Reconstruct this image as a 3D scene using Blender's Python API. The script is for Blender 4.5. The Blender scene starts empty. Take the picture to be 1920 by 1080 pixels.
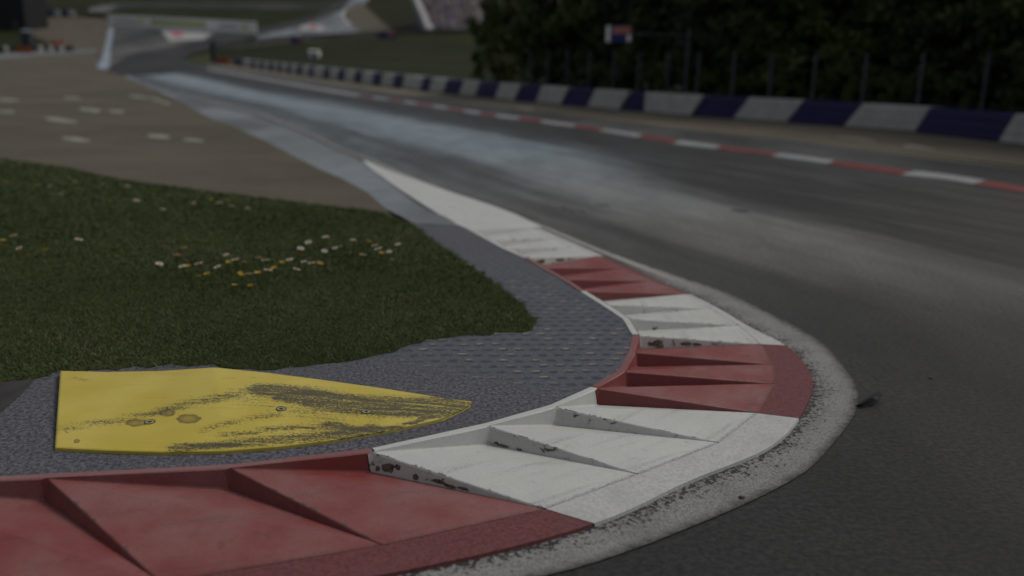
import bpy, bmesh, math, random
import numpy as np
from mathutils import Vector
random.seed(7); rng = np.random.default_rng(7)
SC = bpy.context.scene; COL = SC.collection

# ------------------------------------------------------------------ camera model
F_PX, HY, ROLL, CAM_H = 1650.0, 130.0, math.radians(1.5), 1.6
PITCH = math.atan((540 - HY) / F_PX); AX = math.pi / 2 - PITCH
RX = np.array([[1, 0, 0], [0, math.cos(AX), -math.sin(AX)], [0, math.sin(AX), math.cos(AX)]])
RZ = np.array([[math.cos(ROLL), -math.sin(ROLL), 0], [math.sin(ROLL), math.cos(ROLL), 0], [0, 0, 1]])
RM = RX @ RZ

# terrain height: flat by the corner, rising into the hill beyond (piecewise linear in y)
_ky = [-60, 25, 35, 43, 52, 60, 80, 105, 125, 165, 210, 260, 320, 420, 700]
_kz = [0, 0, .02, .07, .21, .42, .75, 1.15, 1.8, 3.5, 8, 15, 24, 40, 80]
KN = np.array([-60.] + [25.] + list(np.arange(30, 151, 5.)) + list(np.arange(160, 701, 10.)))
KZ = np.interp(KN, _ky, _kz)
KZ = np.concatenate([KZ[:1], np.convolve(np.pad(KZ, 1, mode='edge'), [.25, .5, .25], 'valid')[1:]])
KZ[:2] = 0
def g(y): return float(np.interp(y, KN, KZ))

def ray(x, y):
    return RM @ np.array([(x - 960) / F_PX, -(y - 540) / F_PX, -1.0])
def P(x, y, z=0.0):
    d = ray(x, y); t = (z - CAM_H) / d[2]
    return Vector((d[0] * t, d[1] * t, z))
_S = np.concatenate([np.arange(1, 60, .05), np.arange(60, 699, .25)])
_G = np.interp(_S, KN, KZ)
def T(x, y):
    """point of the terrain seen at that place of the photograph"""
    d = ray(x, y); zz = CAM_H + d[2] / d[1] * _S
    below = np.nonzero(zz <= _G)[0]
    s = _S[below[0]] if len(below) else 600.
    if len(below) and below[0] > 0:
        i = below[0]; a = zz[i-1] - _G[i-1]; b = _G[i] - zz[i]; s = _S[i-1] + (_S[i] - _S[i-1]) * a / max(a + b, 1e-9)
    return Vector((d[0] / d[1] * s, s, g(s)))
def at(x, y, dist):
    d = ray(x, y); t = dist / d[1]
    return Vector((d[0] * t, dist, CAM_H + d[2] * t))
def proj_x(p):
    c = RM.T @ (np.array(p) - np.array([0, 0, CAM_H]))
    return 960 + F_PX * c[0] / -c[2]

# ------------------------------------------------------------------ materials
class M:
    def __init__(s, name, rough=.6, spec=.3, metal=0.0):
        s.m = bpy.data.materials.new(name); s.m.use_nodes = True
        s.t = s.m.node_tree; s.b = s.t.nodes['Principled BSDF']
        s.b.inputs['Roughness'].default_value = rough
        s.b.inputs['Specular IOR Level'].default_value = spec
        s.b.inputs['Metallic'].default_value = metal
    def n(s, typ, **kw):
        nd = s.t.nodes.new(typ)
        for k, v in kw.items(): setattr(nd, k, v)
        return nd
    def ln(s, a, b): s.t.links.new(a, b)
    def put(s, sock, v):
        if hasattr(v, 'is_output') or isinstance(v, bpy.types.NodeSocket): s.ln(v, sock)
        elif isinstance(v, (tuple, list)) and len(v) == 3 and sock.type == 'RGBA': sock.default_value = (*v, 1)
        else: sock.default_value = v
    def coord(s, kind='Object'): return s.n('ShaderNodeTexCoord').outputs[kind]
    def attr(s, name): return s.n('ShaderNodeAttribute', attribute_name=name).outputs['Fac']
    def attrv(s, name): return s.n('ShaderNodeAttribute', attribute_name=name).outputs['Vector']
    def scale(s, v, sc, loc=(0, 0, 0), rot=(0, 0, 0)):
        m = s.n('ShaderNodeMapping'); s.ln(v, m.inputs['Vector'])
        m.inputs['Scale'].default_value = sc; m.inputs['Location'].default_value = loc; m.inputs['Rotation'].default_value = rot
        return m.outputs[0]
    def noise(s, v, scale, detail=4, rough=.6, dist=0):
        n = s.n('ShaderNodeTexNoise'); s.ln(v, n.inputs['Vector'])
        n.inputs['Scale'].default_value = scale; n.inputs['Detail'].default_value = detail
        n.inputs['Roughness'].default_value = rough; n.inputs['Distortion'].default_value = dist
        return n.outputs['Fac']
    def ramp(s, f, stops, mode='LINEAR'):
        r = s.n('ShaderNodeValToRGB'); s.ln(f, r.inputs['Fac']); e = r.color_ramp; e.interpolation = mode
        while len(e.elements) < len(stops): e.elements.new(.5)
        for el, (p, c) in zip(e.elements, stops):
            el.position = p; el.color = (c, c, c, 1) if isinstance(c, (int, float)) else (*c, 1)
        return r.outputs['Color']
    def mix(s, f, a, b, mode='MIX'):
        n = s.n('ShaderNodeMix', data_type='RGBA', blend_type=mode)
        s.put(n.inputs[0], f); s.put(n.inputs[6], a); s.put(n.inputs[7], b)
        return n.outputs[2]
    def math(s, op, a, b=0.0, c=0.0):
        n = s.n('ShaderNodeMath', operation=op)
        s.put(n.inputs[0], a); s.put(n.inputs[1], b); s.put(n.inputs[2], c)
        return n.outputs[0]
    def mrange(s, v, a, b, c=0., d=1., smooth=True):
        n = s.n('ShaderNodeMapRange', interpolation_type='SMOOTHSTEP' if smooth else 'LINEAR')
        s.put(n.inputs['Value'], v)
        for k, x in zip(('From Min', 'From Max', 'To Min', 'To Max'), (a, b, c, d)): n.inputs[k].default_value = x
        return n.outputs['Result']
    def sep(s, v):
        n = s.n('ShaderNodeSeparateXYZ'); s.ln(v, n.inputs[0]); return n.outputs
    def comb(s, x, y, z=0.0):
        n = s.n('ShaderNodeCombineXYZ'); s.put(n.inputs[0], x); s.put(n.inputs[1], y); s.put(n.inputs[2], z); return n.outputs[0]
    def color(s, c): s.put(s.b.inputs['Base Color'], c); return s
    def rough(s, r): s.put(s.b.inputs['Roughness'], r); return s
    def bump(s, h, strength=.3, dist=.01):
        n = s.n('ShaderNodeBump'); n.inputs['Strength'].default_value = strength; n.inputs['Distance'].default_value = dist
        s.ln(h, n.inputs['Height']); s.ln(n.outputs[0], s.b.inputs['Normal']); return s

def mat_plain(name, c, rough=.6, var=.25, scale=6, spec=.3, metal=0., bump=0.):
    m = M(name, rough, spec, metal); co = m.coord()
    n = m.noise(co, scale, 6)
    f = m.mrange(n, .3, .7)
    m.color(m.mix(f, tuple(x * (1 - var) for x in c), tuple(min(1, x * (1 + var)) for x in c)))
    if bump: m.bump(n, bump, .02)
    return m.m

def mat_asphalt():
    m = M('asphalt', .55, .28)
    co = m.coord(); uv = m.attrv('trackuv'); u, v, _ = m.sep(uv)
    # wear and painted sky sheen along the direction of travel: bands across (v) and streaks (noise drawn out along u)
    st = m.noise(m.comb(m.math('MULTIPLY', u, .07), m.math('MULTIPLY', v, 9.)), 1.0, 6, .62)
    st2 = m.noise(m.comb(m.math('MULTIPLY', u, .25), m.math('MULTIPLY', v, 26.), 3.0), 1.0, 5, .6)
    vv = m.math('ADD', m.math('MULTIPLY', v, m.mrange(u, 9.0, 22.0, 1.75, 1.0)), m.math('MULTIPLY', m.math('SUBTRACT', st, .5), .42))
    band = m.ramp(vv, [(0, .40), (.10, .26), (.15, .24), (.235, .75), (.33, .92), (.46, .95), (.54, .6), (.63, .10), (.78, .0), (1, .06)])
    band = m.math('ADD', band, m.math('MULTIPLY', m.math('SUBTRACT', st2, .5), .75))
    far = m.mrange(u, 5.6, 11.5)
    band = m.math('MULTIPLY', band, m.math('ADD', .06, m.math('MULTIPLY', far, .94)))  # paler with distance: grazing sheen put into the colour
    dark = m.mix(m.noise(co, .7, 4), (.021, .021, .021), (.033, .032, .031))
    pale = m.mix(m.mrange(u, 9, 24), (.255, .252, .240), (.275, .345, .39))  # bluer far off, the sky's reflection painted into the base colour
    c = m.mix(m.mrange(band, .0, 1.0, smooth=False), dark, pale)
    mott = m.noise(m.scale(co, (1.2, .45, 1)), 1.1, 7, .68)
    c = m.mix(m.mrange(mott, .38, .66, 0, .55), c, m.mix(1, c, (.45, .45, .45), 'MULTIPLY'))
    grain = m.noise(m.scale(co, (.8, 1, 1)), 42, 7, .82)
    gr2 = m.noise(co, 30, 4, .7)
    c = m.mix(m.mrange(grain, .36, .66), m.mix(1, c, (.35, .35, .36), 'MULTIPLY'), m.mix(1, c, (1.75, 1.75, 1.73), 'MULTIPLY'))
    c = m.mix(m.mrange(gr2, .4, .65, 0, .4), c, m.mix(1, c, (.55, .55, .55), 'MULTIPLY'))
    m.color(c); m.rough(m.math('SUBTRACT', .62, m.math('MULTIPLY', band, .16)))
    m.bump(grain, .8, .008)
    return m.m

def mat_band():
    """rough pale concrete strip, black rubber crumbs along its kerb side"""
    m = M('rough_concrete', .75, .25); co = m.coord(); uv = m.attrv('bandv'); u, v, _ = m.sep(uv)
    n1 = m.noise(co, 55, 5, .7); n2 = m.noise(co, 130, 4, .7); n3 = m.noise(co, 5, 4, .6)
    base = m.mix(m.mrange(n2, .35, .65), (.15, .15, .147), (.34, .34, .33))
    base = m.mix(m.mrange(n3, .4, .7, 0, .5), base, (.17, .165, .15))
    inner = m.math('ADD', m.ramp(v, [(0, 1), (.10, .9), (.34, .62), (.6, .45), (.85, .25), (1, .55)]), m.math('MULTIPLY', m.math('SUBTRACT', n3, .5), .5))
    thr = m.math('SUBTRACT', .735, m.math('MULTIPLY', inner, .30))
    sp = m.mrange(m.math('SUBTRACT', n1, thr), 0.0, .05)
    far = m.mrange(u, 6.3, 7.6)
    strip = m.ramp(v, [(0, 1), (.40, .95), (.52, .1), (.85, 0), (1, .5)])
    base = m.mix(m.math('MULTIPLY', far, strip), m.mix(m.math('MULTIPLY', far, .75), base, (.42, .41, .38)), (.085, .083, .078))
    ragged = m.mrange(m.math('ADD', v, m.math('MULTIPLY', m.math('SUBTRACT', m.noise(co, 14, 7, .78), .5), .75)), .78, 1.08)
    base = m.mix(m.mrange(v, .62, 1.0, 0, .45), base, (.12, .115, .095))
    base = m.mix(ragged, base, (.055, .055, .053))
    m.color(m.mix(sp, base, (.035, .035, .035))); m.bump(n1, .7, .006)
    return m.m

def mat_gravel(name='gravel', mul=.86):
    m = M(name, .9, .15); co = m.coord()
    n = m.noise(co, .25, 6, .6); n2 = m.noise(co, 14, 5, .7); n3 = m.noise(m.scale(co, (.05, .4, 1)), 1, 5)
    c = m.mix(m.mrange(n, .35, .68), tuple(mul * x for x in (.122, .108, .080)), tuple(mul * x for x in (.172, .154, .117)))
    c = m.mix(m.mrange(n3, .45, .7, 0, .3), c, tuple(mul * x for x in (.19, .172, .140)))
    c = m.mix(m.mrange(n2, .35, .65, 0, .5), c, m.mix(1, c, (.6, .6, .6), 'MULTIPLY'))
    m.color(c); m.bump(n2, .4, .02); return m.m

def mat_runoff(name, a, b, sc=.12):
    m = M(name, .85, .12); co = m.coord()
    n = m.noise(m.scale(co, (1, .35, 1), rot=(0, 0, .4)), sc, 6, .6); n2 = m.noise(co, 2.5, 5, .7)
    c = m.mix(m.mrange(n, .35, .65), a, b)
    m.color(m.mix(m.mrange(n2, .4, .65, 0, .35), c, m.mix(1, c, (.6, .6, .6), 'MULTIPLY'))); m.bump(n2, .2, .02); return m.m

def mat_pavement():
    m = M('paving', .8, .25); co = m.coord(); x, y, _ = m.sep(co)
    g1 = m.noise(m.scale(co, (1, .8, 1)), 58, 6, .8); g2 = m.noise(co, 24, 3, .6); g3 = m.noise(co, 1.4, 5)
    fine = m.mix(m.mrange(g1, .36, .64), (.026, .027, .036), (.175, .177, .200))
    fine = m.mix(m.mrange(g3, .4, .65, 0, .35), fine, (.085, .088, .082))
    # grass-paver rows: tan grit in staggered cells, a dark shadow painted below each
    ry = m.math('DIVIDE', m.math('ADD', m.math('ADD', y, m.math('MULTIPLY', g3, .12)), m.math('MULTIPLY', x, -.10)), .094)
    row = m.math('FLOOR', ry)
    rx = m.math('ADD', m.math('DIVIDE', x, .088), m.math('MULTIPLY', m.math('MODULO', row, 2.0), .5))
    fx = m.math('SUBTRACT', m.math('FRACT', m.math('ADD', rx, 200)), .5); fy = m.math('SUBTRACT', m.math('FRACT', m.math('ADD', ry, 200)), .5)
    wn = m.n('ShaderNodeTexWhiteNoise', noise_dimensions='2D'); m.ln(m.comb(m.math('FLOOR', rx), row), wn.inputs['Vector'])
    rnd = wn.outputs['Value']
    wob = m.math('MULTIPLY', m.math('SUBTRACT', g2, .5), 1.7)
    d1 = m.math('ADD', m.math('SQRT', m.math('ADD', m.math('POWER', m.math('DIVIDE', fx, .34), 2), m.math('POWER', m.math('DIVIDE', m.math('SUBTRACT', fy, .12), .16), 2))), wob)
    spot = m.math('MULTIPLY', m.mrange(d1, .45, .95, 1, 0), m.mrange(rnd, .35, .95))
    d2 = m.math('ADD', m.math('SQRT', m.math('ADD', m.math('POWER', m.math('DIVIDE', fx, .36), 2), m.math('POWER', m.math('DIVIDE', m.math('ADD', fy, .16), .24), 2))), wob)
    hole = m.mrange(d2, .5, 1.2, 1, 0)
    pv = m.mix(m.mrange(g1, .35, .65), (.070, .076, .094), (.135, .142, .165))
    pv = m.mix(m.math('MULTIPLY', m.math('MULTIPLY', hole, m.mrange(g1, .2, .6)), .85), pv, (.038, .043, .053))
    pv = m.mix(m.math('MULTIPLY', spot, .9), pv, (.34, .28, .20))
    mask = m.math('MULTIPLY', m.mrange(m.math('ADD', m.math('ADD', y, m.math('MULTIPLY', x, .45)), m.math('MULTIPLY', g2, .3)), 4.12, 4.5), m.mrange(y, 6.0, 7.6, 1, .12))
    edge = m.mrange(x, -1.3, -.3)
    m.color(m.mix(m.math('MULTIPLY', mask, edge), fine, pv)); m.bump(m.math('SUBTRACT', g1, m.math('MULTIPLY', hole, m.math('MULTIPLY', mask, 1.2))), .6, .006)
    return m.m

def mat_paint(name, c, dust, rough=.42, chips=0.0, wear=.5, edge=False):
    m = M(name, rough, .4); co = m.coord()
    big = m.noise(co, 2.2, 5, .6); mid = m.noise(m.scale(co, (1, 1, .5)), 11, 6, .7); fine = m.noise(co, 120, 4, .7); scr = m.noise(m.scale(co, (9, 60, 9), rot=(0, 0, .5)), 1.5, 4, .7)
    col = m.mix(m.mrange(big, .35, .7, 0, wear), c, dust)
    col = m.mix(m.mrange(mid, .56, .78, 0, .5), col, tuple(x * .45 for x in c))
    col = m.mix(m.mrange(fine, .3, .7, 0, .30), col, tuple(x * .55 for x in c))
    col = m.mix(m.mrange(scr, .64, .70, 0, .35), col, tuple(x * .3 for x in c))
    dirt = m.noise(co, 38, 5, .8)
    col = m.mix(m.mrange(dirt, .70, .76, 0, .75), col, (.05, .045, .04))
    if chips:
        ch = m.noise(m.scale(co, (1, 1, 1.6), loc=(3, 1, 0)), 17, 4, .6, .8)
        cm = m.mrange(ch, .685 - chips * .05, .70 - chips * .05)
        col = m.mix(m.mrange(ch, .60 - chips * .05, .69 - chips * .05, 0, .45), col, tuple(x * .5 for x in c))
        col = m.mix(cm, col, m.mix(m.mrange(fine, .4, .6), (.085, .072, .058), (.17, .13, .10)))
        m.bump(m.math('SUBTRACT', fine, m.math('MULTIPLY', cm, 3)), .3, .004)
    else: m.bump(fine, .22, .004)
    if edge:
        rd = m.attr('ridge'); fr_ = m.attr('front'); en = m.noise(co, 26, 5, .75); en2 = m.noise(co, 7, 3)
        w_ = m.math('MULTIPLY', m.math('MULTIPLY', m.mrange(en, .42, .75), m.mrange(en2, .38, .62)), .034)
        em = m.mrange(m.math('SUBTRACT', w_, rd), .0, .004)
        col = m.mix(m.math('MULTIPLY', em, .85), col, m.mix(m.mrange(fine, .4, .6), (.040, .038, .034), (.10, .085, .07)))
        rub = m.noise(m.comb(m.math('MULTIPLY', fr_, 9.0), m.math('MULTIPLY', rd, 1.6), 1.7), 1.0, 6, .7)
        sc_ = m.noise(co, 140, 4, .8)
        rm_ = m.math('MULTIPLY', m.mrange(rub, .50, .74), m.mrange(sc_, .40, .62))
        col = m.mix(m.math('MULTIPLY', rm_, .60), col, (.045, .042, .040))
        fj = m.math('MULTIPLY', m.mrange(m.math('ADD', fr_, m.math('MULTIPLY', m.math('SUBTRACT', en, .5), .05)), .965, .995), m.mrange(sc_, .42, .58))
        col = m.mix(m.math('MULTIPLY', fj, .7), col, (.05, .047, .043))
    m.color(col); m.rough(m.mrange(mid, .3, .7, rough - .08, rough + .18))
    return m.m

def mat_strip(name, c, gr):
    """painted asphalt strip: grainy"""
    m = M(name, .7, .3); co = m.coord(); n = m.noise(co, 75, 6, .8); b = m.noise(co, 4, 5)
    col = m.mix(m.mrange(n, .34, .62), tuple(x * gr for x in c), c)
    col = m.mix(m.mrange(b, .45, .75, 0, .45), col, tuple(x * .55 + .03 for x in c))
    m.color(col); m.bump(n, .5, .005); return m.m

def mat_yellow():
    m = M('yellow_paint', .42, .4); co = m.coord()
    d = m.attr('dirt'); s = m.attr('stain')
    gr = m.noise(m.scale(co, (.55, 1.0, 1)), 125, 5, .9); big = m.noise(co, 3, 5); st = m.noise(m.scale(co, (2.2, 34, 8), rot=(0, 0, .12)), 1, 5, .65)
    c = m.mix(m.mrange(big, .3, .7), (.56, .44, .055), (.64, .52, .10))
    c = m.mix(m.mrange(st, .60, .72, 0, .35), c, (.36, .25, .03))
    c = m.mix(m.mrange(m.noise(m.scale(co, (1, 2.4, 1)), 34, 5, .8), .735, .75), c, (.05, .035, .02))
    sm = m.mrange(m.math('ADD', s, m.math('MULTIPLY', m.math('SUBTRACT', m.noise(co, 45, 4, .6), .5), .7)), .30, .42)
    c = m.mix(m.math('MULTIPLY', sm, m.mrange(s, .4, 1.1, .85, .45)), c, m.mix(m.mrange(gr, .3, .7), (.10, .068, .018), (.19, .14, .03)))
    st2 = m.noise(m.scale(co, (5, 60, 10), rot=(0, 0, .12)), 1, 4, .7)
    dd = m.math('MULTIPLY', d, m.math('ADD', m.mrange(st, .30, .66, .60, .95), m.mrange(st2, .3, .7, 0, .25)))
    f = m.mrange(m.math('SUBTRACT', m.mrange(gr, .25, .75, smooth=False), m.math('SUBTRACT', .96, m.math('MULTIPLY', dd, .66))), -.03, .07, 0, .92)
    c = m.mix(f, c, (.040, .038, .030))
    m.color(c); m.bump(gr, .12, .003); return m.m

def mat_grass_ground(name='turf', a=(.030, .042, .012), b=(.062, .070, .022)):
    m = M(name, .9, .1); co = m.coord(); n = m.noise(co, .5, 6, .65); n2 = m.noise(co, 22, 5, .7)
    c = m.mix(m.mrange(n, .35, .65), a, b); c = m.mix(m.mrange(n2, .5, .7, 0, .5), c, (.075, .062, .030))
    m.color(c); m.bump(n2, .6, .03); return m.m

def mat_hill():
    m = M('meadow', .9, .1); co = m.coord(); n = m.noise(co, .03, 6, .6); n2 = m.noise(co, .35, 6, .7); n3 = m.noise(m.scale(co, (.02, .09, 1)), 1, 4)
    c = m.mix(m.mrange(n, .35, .65), (.014, .019, .006), (.032, .038, .010)); c = m.mix(m.mrange(n2, .4, .65, 0, .6), c, (.012, .015, .006))
    c = m.mix(m.mrange(n3, .52, .62, 0, .5), c, (.028, .027, .018))
    m.color(c); m.bump(n2, .8, .3); return m.m

def mat_leaf(name, stops):
    m = M(name, .6, .25); t = m.attr('tint'); n = m.noise(m.coord(), .9, 3)
    f = m.math('ADD', m.math('MULTIPLY', t, .75), m.math('MULTIPLY', n, .3))
    m.color(m.ramp(f, stops)); return m.m

MAT = dict(
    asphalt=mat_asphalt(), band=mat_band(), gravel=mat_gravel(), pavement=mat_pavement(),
    red=mat_paint('red_paint', (.235, .050, .046), (.285, .145, .135), .40, 0, .85, True), redchip=mat_paint('red_paint_worn', (.20, .042, .040), (.22, .085, .08), .5, .12),
    white=mat_paint('white_paint', (.60, .61, .58), (.50, .50, .475), .40, 0, .5, True), whitechip=mat_paint('white_paint_peeling', (.60, .60, .56), (.46, .44, .39), .5, 1.0),
    whiteplain=mat_paint('white_lip_paint', (.60, .61, .58), (.50, .50, .475), .45, 0, .5), redplain=mat_paint('red_lip_paint', (.25, .09, .085), (.30, .17, .16), .45, 0, .8),
    redstrip=mat_strip('red_painted_asphalt', (.20, .062, .064), .42), whitestrip=mat_strip('white_painted_asphalt', (.56, .565, .555), .70),
    redfar=mat_plain('faded_red_paint', (.20, .042, .040), .5, .3, 3), whitefar=mat_plain('faded_white_paint', (.33, .34, .345), .5, .25, 3),
    yellow=mat_yellow(), turf=mat_grass_ground(), hill=mat_hill(),
    blade=mat_leaf('grass_blades', [(0, (.018, .040, .009)), (.45, (.054, .088, .022)), (.72, (.090, .112, .036)), (.88, (.165, .135, .065)), (1, (.25, .205, .12))]),
    purple=mat_plain('purple_barrier_paint', (.030, .026, .105), .45, .12, 2), bwhite=mat_plain('white_barrier_paint', (.50, .50, .465), .5, .10, 2.2),
    steel=mat_plain('galvanised_steel', (.085, .09, .11), .45, .2, 5, .5, .4), darksteel=mat_plain('dark_steel', (.04, .044, .052), .5, .2, 5),
    black=mat_plain('black_cladding', (.012, .012, .013), .5, .3, .6), rubber=mat_plain('black_rubber', (.018, .018, .019), .6, .3, 9, .4),
    fwhite=mat_plain('white_board', (.86, .86, .83), .5, .05, .3), green=mat_plain('lime_green_print', (.34, .46, .02), .5, .12, .5), grey=mat_plain('grey_print', (.27, .28, .29), .5, .1, .5),
    yellowp=mat_plain('yellow_print', (.62, .56, .10), .5, .1, .5), pink=mat_plain('pink_print', (.42, .16, .17), .5, .1, .5), redp=mat_plain('red_print', (.36, .05, .05), .5, .1, .5),
    bluep=mat_plain('blue_print', (.03, .035, .16), .5, .1, .5), coral=mat_plain('coral_print', (.48, .20, .16), .5, .15, 3), orange=mat_plain('orange_plastic', (.26, .065, .025), .5, .1, .5),
    pale=mat_plain('pale_mark_tone', (.27, .25, .215), .7, .25, 1.2), blueedge=mat_plain('pale_blue_paint', (.26, .31, .36), .5, .25, .15),
    grunoff=mat_runoff('runoff_asphalt', (.055, .057, .059), (.19, .19, .188), .06), drunoff=mat_runoff('blue_grey_runoff', (.13, .143, .154), (.25, .278, .30), .25),
    sand=mat_runoff('dry_soil', (.045, .043, .044), (.080, .076, .072), 2.5), tan=mat_plain('tan_service_road', (.12, .108, .09), .8, .2, .2), greyroad=mat_runoff('grey_service_road', (.030, .034, .032), (.065, .068, .066), .12),
    fartrack=mat_runoff('far_asphalt', (.034, .035, .037), (.060, .061, .063), .2), rail=mat_plain('dark_guardrail_paint', (.035, .037, .04), .5, .2, .5),
    bark=mat_plain('bark', (.035, .028, .022), .9, .3, 4, .1, 0, .5), brown=mat_plain('brown_panel', (.05, .035, .032), .6, .2, .5),
    petal=mat_plain('white_petals', (.46, .44, .41), .6, .06, 60), gold=mat_plain('yellow_petals', (.42, .29, .025), .6, .1, 60), disc=mat_plain('flower_disc', (.42, .24, .02), .7, .1, 60), stem=mat_plain('flower_stem', (.03, .06, .015), .7, .1, 30),
    washer=mat_plain('dirty_washer', (.30, .27, .14), .45, .3, 90),
    flake=mat_plain('bare_weathered_concrete', (.13, .105, .08), .9, .6, 60, .1, 0, .4),
    greystrip=mat_runoff('grey_strip_asphalt', (.060, .062, .064), (.115, .118, .12), .4), panelwhite=mat_plain('worn_white_ground_paint', (.36, .36, .35), .6, .3, .25),
    lightgravel=mat_gravel('light_gravel', 1.3),
    tar=mat_runoff('tar_repair', (.06, .065, .07), (.12, .126, .132), 1.5),
    concrete=mat_plain('stand_concrete', (.42, .42, .42), .8, .1, .4), seat=mat_plain('stand_seating', (.17, .15, .155), .7, .25, .9),
    leafA=mat_leaf('dark_broad_leaves', [(0, (.026, .040, .014)), (.5, (.062, .086, .028)), (1, (.12, .152, .048))]),
    leafB=mat_leaf('olive_leaves', [(0, (.030, .042, .013)), (.5, (.080, .100, .027)), (1, (.155, .172, .050))]),
    leafC=mat_leaf('spruce_needles', [(0, (.018, .030, .014)), (.5, (.042, .060, .028)), (1, (.075, .098, .044))]),
)
# crowd material: a colour for every head and coat
mc = M('crowd_clothes', .8, .1)
MAT['crowd'] = mc.color(mc.ramp(mc.attr('tint'), [(0, (.40, .39, .40)), (.25, (.14, .10, .11)), (.42, (.30, .12, .11)), (.55, (.36, .30, .30)), (.75, (.16, .15, .24)), (.88, (.46, .44, .42))], 'CONSTANT')).m

# ------------------------------------------------------------------ object helpers
def ob(name, verts, faces, mats, parent=None, midx=None, smooth=False, origin=None):
    me = bpy.data.meshes.new(name)
    o0 = Vector(origin) if origin is not None else Vector((0, 0, 0))
    me.from_pydata([tuple(Vector(v) - o0) for v in verts], [], faces)
    for m in (mats if isinstance(mats, (list, tuple)) else [mats]): me.materials.append(MAT[m])
    if midx is not None:
        for p, i in zip(me.polygons, midx): p.material_index = i
    if smooth:
        for p in me.polygons: p.use_smooth = True
    o = bpy.data.objects.new(name, me); COL.objects.link(o)
    if parent is not None: o.parent = parent
    o.location = o0 - (Vector(parent.location) if parent is not None and origin is not None else Vector((0, 0, 0)))
    return o
def empty(name, loc, label, cat, group=None, rz=0.):
    o = bpy.data.objects.new(name, None); COL.objects.link(o); o.location = loc; o.rotation_euler = (0, 0, rz); o.empty_display_size = .1
    return tag(o, label, cat, group)
def tag(o, label, cat, group=None):
    o['label'] = label; o['category'] = cat
    if group: o['group'] = group
    return o
def struct(o, kind='structure', label=None, cat=None):
    o['kind'] = kind
    if label: o['label'] = label
    if cat: o['category'] = cat
    return o
def attrib(o, name, vals, vec=False):
    a = o.data.attributes.new(name, 'FLOAT_VECTOR' if vec else 'FLOAT', 'POINT')
    a.data.foreach_set('vector' if vec else 'value', np.asarray(vals, dtype=np.float32).ravel())
class MB:
    def __init__(s): s.v = []; s.f = []; s.mi = []
    def add(s, vs, fs, mi=0):
        k = len(s.v); s.v += [Vector(v) for v in vs]; s.f += [tuple(i + k for i in f) for f in fs]; s.mi += [mi] * len(fs); return s
    def box(s, c, size, mi=0, ax=None, ay=None):
        ax = Vector(ax or (1, 0, 0)); ay = Vector(ay or (0, 1, 0)); az = Vector((0, 0, 1)); c = Vector(c); h = [x / 2 for x in size]
        vs = [c + ax * (sx * h[0]) + ay * (sy * h[1]) + az * (sz * h[2]) for sz in (-1, 1) for sx, sy in ((-1, -1), (1, -1), (1, 1), (-1, 1))]
        return s.add(vs, [(3, 2, 1, 0), (4, 5, 6, 7), (0, 1, 5, 4), (1, 2, 6, 5), (2, 3, 7, 6), (3, 0, 4, 7)], mi)
    def tube(s, pts, rad, n=8, mi=0, cap=True):
        pts = [Vector(p) for p in pts]; k = len(s.v); r = rad if isinstance(rad, (list, tuple)) else [rad] * len(pts)
        for i, p in enumerate(pts):
            d = (pts[min(i + 1, len(pts) - 1)] - pts[max(i - 1, 0)]).normalized()
            a = d.orthogonal().normalized() if abs(d.z) < .9 else Vector((1, 0, 0)); b = d.cross(a).normalized(); a = b.cross(d)
            for j in range(n):
                t = 2 * math.pi * j / n; s.v.append(p + (a * math.cos(t) + b * math.sin(t)) * r[i])
        for i in range(len(pts) - 1):
            for j in range(n):
                s.f.append((k + i*n + j, k + i*n + (j+1) % n, k + (i+1)*n + (j+1) % n, k + (i+1)*n + j)); s.mi.append(mi)
        if cap:
            s.f.append(tuple(k + j for j in reversed(range(n)))); s.f.append(tuple(k + (len(pts)-1)*n + j for j in range(n))); s.mi += [mi, mi]
        return s
    def lathe(s, c, prof, n=16, mi=0):
        k = len(s.v); c = Vector(c)
        for r, z in prof:
            for j in range(n):
                t = 2 * math.pi * j / n; s.v.append(c + Vector((r * math.cos(t), r * math.sin(t), z)))
        for i in range(len(prof) - 1):
            for j in range(n):
                s.f.append((k + i*n + j, k + i*n + (j+1) % n, k + (i+1)*n + (j+1) % n, k + (i+1)*n + j)); s.mi.append(mi)
        return s
    def prism(s, poly, h, mi=0):
        k = len(s.v); n = len(poly); s.v += [Vector(p) for p in poly] + [Vector(p) + Vector(h) for p in poly]
        s.f += [tuple(k + i for i in reversed(range(n))), tuple(k + n + i for i in range(n))] + [(k + i, k + (i+1) % n, k + n + (i+1) % n, k + n + i) for i in range(n)]
        s.mi += [mi] * (n + 2); return s
    def make(s, name, mats, parent=None, origin=None, smooth=False, bevel=0.):
        o = ob(name, s.v, s.f, mats, parent, s.mi, smooth, origin)
        if bevel:
            b = o.modifiers.new('bevel', 'BEVEL'); b.width = bevel; b.segments = 2; b.limit_method = 'ANGLE'
        return o

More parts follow.
